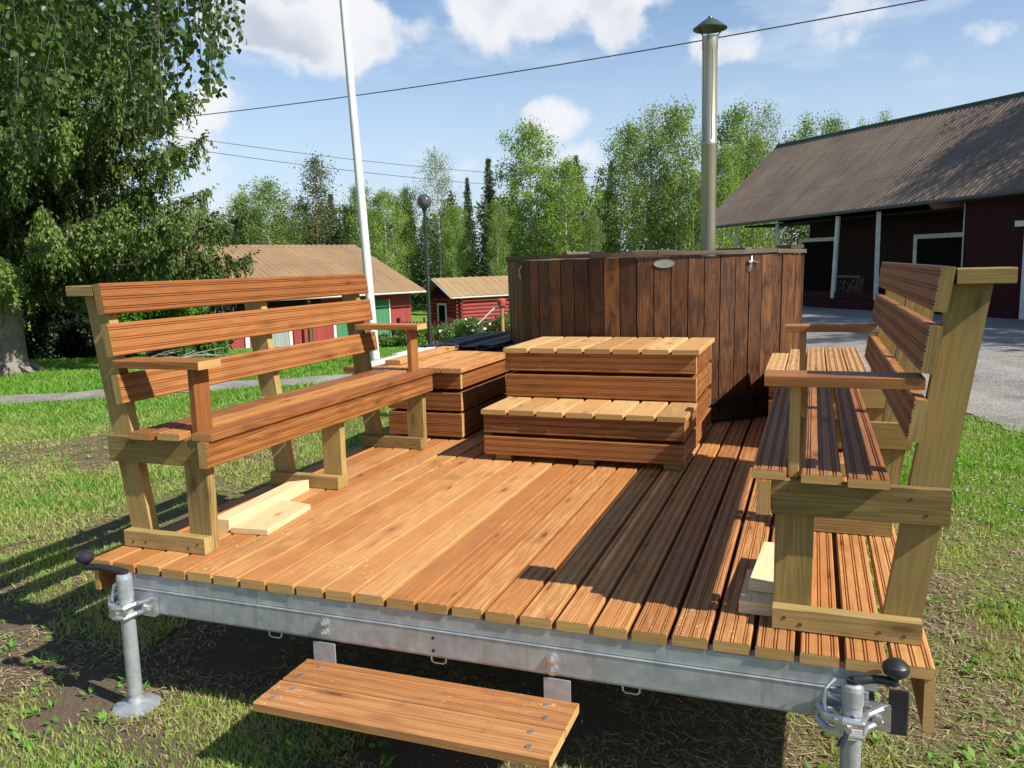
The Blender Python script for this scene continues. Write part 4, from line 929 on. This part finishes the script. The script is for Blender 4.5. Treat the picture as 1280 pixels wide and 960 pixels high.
def bush(name, label, c, size, n, leaf, mat, lump=14, group=None, cat='bush', seed=1, flowers=0, cut=False):
    r = np.random.default_rng(seed); c = np.array(c, float); size = np.array(size, float); C = []; TT = []
    ang = math.atan2(RH[1], RH[0]); R2 = np.array([[math.cos(ang), -math.sin(ang)], [math.sin(ang), math.cos(ang)]])
    for k in range(lump):
        q = r.uniform(-1, 1, 3); q[2] = r.uniform(.1, .92); hh = size[2]; cc = np.array([q[0] * size[0], q[1] * size[1], q[2] * hh]); nn = n // lump; d = norm(r.normal(size=(nn, 3))) * (r.uniform(.6, 1.05, nn)[:, None]); sg = np.array([max(size[0] / lump * 2.2, .3), max(size[1] * .4, .22), hh * .30])
        C.append(cc + d * sg); TT.append(np.clip(r.uniform(.1, .6) + r.normal(size=nn) * .2, 0, 1))
    P = np.concatenate(C); P[:, 2] = np.abs(P[:, 2]); P[:, :2] = P[:, :2] @ R2.T; V, F = cards(P + c, r.uniform(.7, 1.3, len(P)) * leaf, r, .7)
    T = thing(name, label, cat, tuple(c), group); arrmesh('foliage', V, F, mat, np.concatenate(TT), T)
    m = MB()
    for k in range(12):
        a = r.uniform(0, 6.28); x0 = R2 @ np.array([r.uniform(-.9, .9) * size[0], r.uniform(-.5, .5) * size[1]]); m.path([(c[0] + x0[0], c[1] + x0[1], c[2] - .05), (c[0] + x0[0] + .1 * math.cos(a), c[1] + x0[1] + .1 * math.sin(a), c[2] + size[2] * .8)], .012, 5)
    m.build('stems', BARKS, T)
    if flowers:
        i = r.choice(len(P), flowers); Q = P[i] * np.array([1, 1, 1.04]) + c; A, B2 = rot_basis(flowers, r); Vs = []; 
        Vf = []; Ff = []
        for k in range(flowers):
            cen = Q[k] - FHv * .06; b = len(Vf); 
            for j in range(6): t_ = j * math.pi / 3; Vf.append(cen + (A[k] * math.cos(t_) + B2[k] * math.sin(t_)) * .05 * r.uniform(.7, 1.2))
            Ff.append([b + j for j in range(6)])
        arrmesh('blossom', np.array(Vf), np.array(Ff), plain('white_petal', (.80, .78, .72), .6), None, T)
    return T
FHv = np.array([FH[0], FH[1], 0])
x, y, z = gxy(528, 430, 26.5); bush('hedge', 'low bright green hedge on the lawn behind the black lamp post', (x, y, z), (2.3, .6, .62), 14000, .075, leafmat('hedge_leaf', (.06, .13, .02), (.20, .34, .06)), 22, cat='hedge', seed=3)
x, y, z = gxy(598, 434, 24.5); bush('rose_bush', 'shrubby rose bush with white flowers between the lamp and the hot tub', (x, y, z), (1.3, .6, .80), 12000, .06, leafmat('rose_leaf', (.09, .15, .04), (.29, .37, .13)), 14, cat='rose bush', seed=4, flowers=90)
x, y, z = gxy(118, 450, 20.5); bush('conifer_hedge', 'dark shady conifer thicket behind the big spruce', (x, y, z), (3.1, 1.2, 2.3), 42000, .10, leafmat('shade_dark_hedge_leaf', (.008, .018, .008), (.022, .045, .015), .1), 34, cat='thicket', seed=5)  # leaf colour darkened to stand for the shade of surrounding trees
x, y, z = gxy(228, 450, 17.5); bush('leafy_bush', 'fresh green leafy bush behind the upper rails of the left bench', (x, y, z), (1.15, .6, 1.45), 15000, .075, leafmat('bush_leaf', (.06, .17, .03), (.20, .42, .07)), 16, cat='bush', seed=6)
# dead branches lying under the bush
m = MB(); r = np.random.default_rng(9)
for k in range(9):
    x, y, z = gxy(r.uniform(160, 225), 455, 16.0 + r.uniform(-.5, .5)); a = r.uniform(-.5, .5); L = r.uniform(.4, 1.1); m.path([(x, y, z + .05), (x + L * .5 * RH[0], y + L * .5 * RH[1] + a * .3, z + .10 + r.uniform(0, .12)), (x + L * RH[0], y + L * RH[1] + a, z + r.uniform(.05, .3))], [.02, .015, .006], 5)
tag(m.build('branch_pile', plain('bleached_branch', (.34, .30, .25), .9)), 'bleached dead branches lying in a heap under the leafy bush', 'branches')

# --- the big spruce
def big_spruce():
    r = np.random.default_rng(21); x0, y0, z0 = gxy(15, 466, 14.3); T = thing('spruce_tree', 'big old spruce with drooping boughs at the left edge of the lawn', 'tree', (x0, y0, z0)); H = 15.5
    m = MB(); zs = [0, .08, .3, .8, 1.6, 3, 6, 10, 15.2]; m.path([(x0, y0, z0 - .05 + z) for z in zs], [.36, .31, .27, .25, .235, .21, .17, .10, .02], 20)
    for a in np.arange(0, 6.28, .9): m.path([(x0 + .2 * math.cos(a), y0 + .2 * math.sin(a), z0 + .18), (x0 + .6 * math.cos(a), y0 + .6 * math.sin(a), z0 - .03)], [.10, .02], 6)
    Ps = []; As = []; Ts = []; Ss = []
    z = 2.15
    while z < H - .3:
        f = (H - z) / (H - 2); nb = 15 if z < 7 else 8; lev = r.uniform(-.05, .05)
        for k in range(nb):
            a = r.uniform(0, 6.28); L = (4.15 * f ** .7 + .2) * r.uniform(.62, 1.05); zz = z + r.uniform(-.07, .07); dirn = np.array([math.cos(a), math.sin(a), 0]); side = np.array([-math.sin(a), math.cos(a), 0])
            dro = r.uniform(.20, .27)
            sp = lambda s: np.array([x0, y0, z0 + zz]) + dirn * L * s + np.array([0, 0, 1]) * L * (-dro * s ** .9 + .24 * s ** 3.0) + side * .12 * L * math.sin(s * 3 + k)
            m.path([tuple(sp(s)) for s in (0, .2, .45, .7, .95)], [.034, .024, .015, .009, .004], 5, 1)
            bt = r.uniform(0, .5)
            nt = int(L * (62 if z < 7.5 else 10))
            for j in range(nt):
                s = r.uniform(.12, 1.0) ** .8; p = sp(s); out = r.choice([-1, 1]) * r.uniform(0, .42) * (1.15 - s) * min(1, L / 2); ol = abs(out); p = p + side * out + dirn * ol * .25 - np.array([0, 0, 1]) * ol * .25
                l = r.uniform(.15, .78) * (1.1 - .6 * s) * (1.0 if r.uniform() < .75 else .4); nc = max(3, int(l / .030)) if z < 7.5 else 4; q = np.linspace(0, 1, nc); sway = r.normal(size=3) * .08; 
                pp = p + np.outer(q, np.array([0, 0, -l]) + sway + dirn * .1 * l); n = len(pp)
                for rep in (0, 1):
                    Ps.append(pp + r.normal(size=(n, 3)) * .012); aa = r.normal(size=(n, 3)) * .40 + [0, 0, -.8]; As.append(norm(aa)); Ts.append(np.clip(bt + .35 * s + .18 * q + r.normal(size=n) * .12, 0, 1)); Ss.append(np.full(n, .078 if z < 7.5 else .26))  # tint rises towards the bough tips, painting them as sunlit
            # tip spray
            n = 22; s = r.uniform(.8, 1.04, n); pp = np.array([sp(v) for v in s]) + r.normal(size=(n, 3)) * .03; Ps.append(pp); As.append(norm(dirn + r.normal(size=(n, 3)) * .5)); Ts.append(np.clip(.6 + r.normal(size=n) * .15, 0, 1)); Ss.append(np.full(n, .09))
        z += .58 if z < 7 else .6
    n = 26000; zz = r.uniform(2.0, 12, n); a = r.uniform(0, 6.28, n); q = r.uniform(.2, 1, n) ** .6 * (1.9 - .1 * zz); Ps.append(np.stack([x0 + q * np.cos(a), y0 + q * np.sin(a), z0 + zz - .2 * q], 1)); As.append(norm(r.normal(size=(n, 3)) * .5 + [0, 0, -.8])); Ts.append(np.clip(r.uniform(0, .35, n), 0, 1)); Ss.append(np.full(n, .13))  # inner needles tinted dark, painting the shade inside the crown
    m.build('trunk', [plain('rough_spruce_bark', (.16, .13, .11), .9, 0, (.28, .245, .21), 7, bump=1.0), plain('bough_bark', (.07, .06, .045), .9, 0, (.13, .11, .09), 9)], T)
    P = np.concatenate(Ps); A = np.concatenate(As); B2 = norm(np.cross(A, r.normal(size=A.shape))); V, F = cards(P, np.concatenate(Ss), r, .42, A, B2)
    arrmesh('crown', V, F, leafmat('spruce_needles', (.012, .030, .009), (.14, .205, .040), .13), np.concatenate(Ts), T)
big_spruce()
# --- the birch whose hanging twigs cross the top left corner
def birch():
    r = np.random.default_rng(33); tx, ty = cw(-6.2, 5.2); tz = float(gz(tx, ty)); T = thing('birch_tree', 'weeping birch whose leafy twigs hang into the top left corner', 'tree', (float(tx), float(ty), tz)); m = MB()
    m.path([(tx, ty, tz - .1), (tx + .1, ty, tz + 2), (tx + .15, ty + .1, tz + 5), (tx + .1, ty, tz + 9)], [.2, .16, .12, .04], 12)
    Ps, As, Bs, Ts, Ss = [], [], [], [], []
    spec = [(-20, 230, 12), (20, 190, 12), (50, 215, 10), (85, 130, 8), (118, 110, 6), (148, 60, 6), (170, 150, 6), (184, 195, 7), (200, 188, 7), (212, 205, 5), (222, 110, 6), (240, 72, 6), (262, 112, 5), (272, 122, 4), (288, 52, 4), (296, 8, 2), (-80, 300, 16), (-150, 250, 14), (6, 110, 12), (100, 70, 8), (60, 90, 10)]
    for px, ye, cnt in spec:
        for c in range(cnt):
            xx = px + r.normal() * 7; zc = r.uniform(3.3, 4.6) if px > 140 else r.uniform(3.2, 5.6); yend = ye * r.uniform(.45, 1.03) if c else ye; top = W(xx + r.normal() * 10, -90, zc); top[2] += r.uniform(0, .3); end = W(xx, yend, zc); L = np.linalg.norm(top - end); n = max(4, int(L / .05)); q = np.linspace(0, 1, n); w_ = .03 * np.sin(q * r.uniform(3, 7) + r.uniform(0, 6)); pts = top + np.outer(q, end - top) + np.outer(w_, np.array([RH[0], RH[1], 0])); m.path([tuple(p) for p in pts[::2]], .0012, 4, 1)
            k = 3 if px > 120 else 4
            for rep in range(k):
                pp = pts + r.normal(size=pts.shape) * r.uniform(.012, .04); out = norm(r.normal(size=pts.shape) * [1, 1, .3]) * .75 + np.array([0, 0, -.75]); Ps.append(pp); A = norm(out); As.append(A); Ts.append(np.clip(r.uniform(.1, .7) + r.normal(size=n) * .2, 0, 1)); Ss.append(r.uniform(.022, .044, n))
            if c < 3: m.path([(tx + .15, ty + .1, tz + 3.2 + .3 * c), tuple((np.array([tx, ty, tz + 3.9]) + top) / 2 + np.array([0, 0, .5])), tuple(top)], [.03, .015, .003], 5)
    P = np.concatenate(Ps); A = np.concatenate(As); n = len(P); r2 = norm(np.cross(A, r.normal(size=A.shape))); N = np.cross(A, r2); s = np.concatenate(Ss)[:, None]
    # ovate pointed leaf of six corners, folded along the midrib
    V = np.stack([P, P + A * s * .22 + r2 * s * .36 + N * s * .08, P + A * s * .52 + r2 * s * .40 + N * s * .10, P + A * s * 1.12, P + A * s * .52 - r2 * s * .40 + N * s * .10, P + A * s * .22 - r2 * s * .36 + N * s * .08], 1).reshape(-1, 3)
    b = np.arange(n)[:, None] * 6; F = np.concatenate([b + [0, 1, 2, 3], b + [0, 3, 4, 5]]); tn = np.concatenate(Ts)
    m.build('trunk', [BARK, BARKS], T); arrmesh('crown', V, F, leafmat('birch_leaf_near', (.025, .060, .010), (.075, .135, .022), .30, .38), np.concatenate([tn, tn]), T)
birch()
# --- grass
def near_mask(x, y): return 1 - sst(3.2, 7.5, np.hypot((x + 1.5) * .8, y - .5))
def vnoise(x, y, s, seed):
    r = np.random.default_rng(seed); g = r.uniform(size=(64, 64)); u, v = x / s, y / s; i, j = np.floor(u).astype(int), np.floor(v).astype(int); fu, fv = u - i, v - j; fu = fu * fu * (3 - 2 * fu); fv = fv * fv * (3 - 2 * fv)
    G = lambda a, b: g[a % 64, b % 64]; return (G(i, j) * (1 - fu) + G(i + 1, j) * fu) * (1 - fv) + (G(i, j + 1) * (1 - fu) + G(i + 1, j + 1) * fu) * fv
def on_gravel(x, y):
    g = np.zeros(len(x), bool)
    yy = np.clip(y, YL[0, 1], YL[-1, 1]); xl = np.interp(yy, YL[:, 1], YL[:, 0]); g |= (x > xl + .06) & (y < 40)
    for i in range(len(PTH) - 1):
        a, b = PTH[i], PTH[i + 1]; d = b - a; L2 = d @ d; t_ = np.clip(((x - a[0]) * d[0] + (y - a[1]) * d[1]) / L2, 0, 1); g |= np.hypot(x - a[0] - t_ * d[0], y - a[1] - t_ * d[1]) < .40
    return g
def grass():
    r = np.random.default_rng(77); n = 900000; ang = r.uniform(math.radians(-44), math.radians(44), n); d = 1.35 + 24 * r.uniform(0, 1, n) ** 2.3; xc = d * np.sin(ang); zc = d * np.cos(ang); x = CAMC[0] + RH[0] * xc + FH[0] * zc; y = CAMC[1] + RH[1] * xc + FH[1] * zc
    nm = near_mask(x, y); pat = .6 * vnoise(x, y, .8, 1) + .4 * vnoise(x, y, .22, 2); fr = 1 - sst(.5, 2.0, np.hypot((x - .5) * .55, y + .3)); thr = .20 + .33 * nm + .16 * fr + .5 * ((x > -.1) & (x < 2.6) & (y > .12))
    keep = (pat > thr - r.uniform(0, .22, n)) & ~on_gravel(x, y) & ~((x > .3) & (x < 2.7) & (y > .9) & (y < 5.5)); x, y, d, pat, nm = x[keep], y[keep], d[keep], pat[keep], nm[keep]; n = len(x); z = gz(x, y)
    lush = np.clip((pat - thr[keep]) * 3, 0, 1); h = (.012 + .036 * r.uniform(size=n) ** 1.6) * (.7 + .8 * lush) * (1 + .02 * d); w_ = .0014 + .0009 * d ; a = r.uniform(0, 6.28, n); lean = r.uniform(.2, 1.1, n) * h; a2 = r.uniform(0, 6.28, n)
    dx, dy = np.cos(a) * w_, np.sin(a) * w_; V = np.stack([np.stack([x - dx, y - dy, z - .004], 1), np.stack([x + dx, y + dy, z - .004], 1), np.stack([x + np.cos(a2) * lean, y + np.sin(a2) * lean, z + h], 1)], 1).reshape(-1, 3)
    dry = np.clip(r.uniform(size=n) ** 1.5 * .75 + .38 * nm * vnoise(x, y, .5, 8) * 1.6 - .35 * lush + .05, 0, 1); o = arrmesh('grass', V, np.arange(3 * n).reshape(n, 3), leafmat('grass_blade', (.13, .31, .028), (.46, .43, .17), .40, .55), dry); tag(o, 'short patchy lawn grass around the trailer', 'grass', None, 'stuff')
    # dead matted straw lying on the soil, and crumbs of earth
    n = 110000; ang = r.uniform(math.radians(-44), math.radians(44), n); d = 1.3 + 11 * r.uniform(0, 1, n) ** 1.7; xc = d * np.sin(ang); zc = d * np.cos(ang); x = CAMC[0] + RH[0] * xc + FH[0] * zc; y = CAMC[1] + RH[1] * xc + FH[1] * zc
    k = (vnoise(x, y, .35, 11) > .30) & ~on_gravel(x, y); x, y, d = x[k], y[k], d[k]; n = len(x); z = gz(x, y) + r.uniform(.002, .012, n); a = r.uniform(0, 6.28, n); L = r.uniform(.02, .07, n); w_ = .0009 + .0006 * d
    ca, sa = np.cos(a), np.sin(a); V = np.stack([np.stack([x - sa * w_, y + ca * w_, z], 1), np.stack([x + sa * w_, y - ca * w_, z + .001], 1), np.stack([x + ca * L, y + sa * L, z + r.uniform(-.002, .012, n)], 1)], 1).reshape(-1, 3)
    o = arrmesh('dry_grass', V, np.arange(3 * n).reshape(n, 3), leafmat('straw', (.16, .12, .06), (.46, .38, .20), .1, .8), r.uniform(size=n)); tag(o, 'dead straw-coloured grass matted on the bare soil', 'dry grass', None, 'stuff')
    n = 5200; ang = r.uniform(math.radians(-42), math.radians(42), n); d = 1.4 + 7 * r.uniform(0, 1, n) ** 1.6; xc = d * np.sin(ang); zc = d * np.cos(ang); x = CAMC[0] + RH[0] * xc + FH[0] * zc; y = CAMC[1] + RH[1] * xc + FH[1] * zc; P = np.stack([x, y, gz(x, y) + .001], 1); s = (.002 + .008 * r.uniform(size=n) ** 4)[:, None]
    oc = np.array([(1, 0, 0), (0, 1, 0), (-1, 0, 0), (0, -1, 0), (0, 0, .8), (0, 0, -.5)]); V = (P[:, None, :] + (oc[None] + r.normal(size=(n, 6, 3)) * .2) * s[:, None, :]).reshape(-1, 3); b = np.arange(n)[:, None] * 6
    F = np.concatenate([b + q for q in ([0, 1, 4], [1, 2, 4], [2, 3, 4], [3, 0, 4], [1, 0, 5], [2, 1, 5], [3, 2, 5], [0, 3, 5])]); o = arrmesh('dirt', V, F, plain('earth_crumbs', (.16, .12, .09), .95, 0, (.30, .26, .21), 30)); tag(o, 'small stones and crumbs of earth lying in the grass', 'stones', None, 'stuff')
    # broad-leaved weeds
    n = 5200; ang = r.uniform(math.radians(-40), math.radians(40), n); d = 1.6 + 9 * r.uniform(size=n) ** 1.5; xc = d * np.sin(ang); zc = d * np.cos(ang); x = CAMC[0] + RH[0] * xc + FH[0] * zc; y = CAMC[1] + RH[1] * xc + FH[1] * zc
    k = (vnoise(x, y, .55, 5) > .50) & ~on_gravel(x, y) & ~((x > -.1) & (x < 2.7) & (y > .1) & (y < 5.5)); x, y = x[k], y[k]; P = []; A = []; S = []
    for X_, Y_ in zip(x, y):
        c = r.integers(4, 9); s = r.uniform(.010, .045); 
        for j in range(c): a = r.uniform(0, 6.28); P.append((X_ + math.cos(a) * .01, Y_ + math.sin(a) * .01, float(gz(X_, Y_)) + .008)); A.append((math.cos(a), math.sin(a), r.uniform(.2, 1.0))); S.append(s * r.uniform(.7, 1.3))
    P = np.array(P); A = norm(np.array(A)); S = np.array(S); B2 = norm(np.cross(A, [0, 0, 1.0])); V, F = cards(P, S, r, .42, A, B2)
    o = arrmesh('ground_cover', V, F, leafmat('weed_leaf', (.09, .20, .025), (.20, .36, .06), .3), r.uniform(size=len(F))); tag(o, 'broad-leaved weeds and clover scattered through the grass', 'weeds', None, 'stuff')
    n = 260; px = r.uniform(0, 330, n); P = []
    Vs = []; Fs = []
    for k in range(n):
        x, y, z = gxy(r.uniform(-60, 330), 0, r.uniform(5.5, 12)) if k % 2 else gxy(r.uniform(1180, 1330), 0, r.uniform(4.2, 8)); d_ = .008; 
        if on_gravel(np.array([x]), np.array([y]))[0]: continue
        b = len(Vs); Vs += [(x + d_ * math.cos(t_), y + d_ * math.sin(t_), z + .045 + .003 * math.cos(t_)) for t_ in np.arange(6) * math.pi / 3]; Fs.append([b + j for j in range(6)])
    o = arrmesh('daisies', np.array(Vs), np.array(Fs), plain('petal', (.8, .8, .76), .6)); tag(o, 'tiny white flowers sprinkled in the lawn', 'flowers', None, 'stuff')
grass()
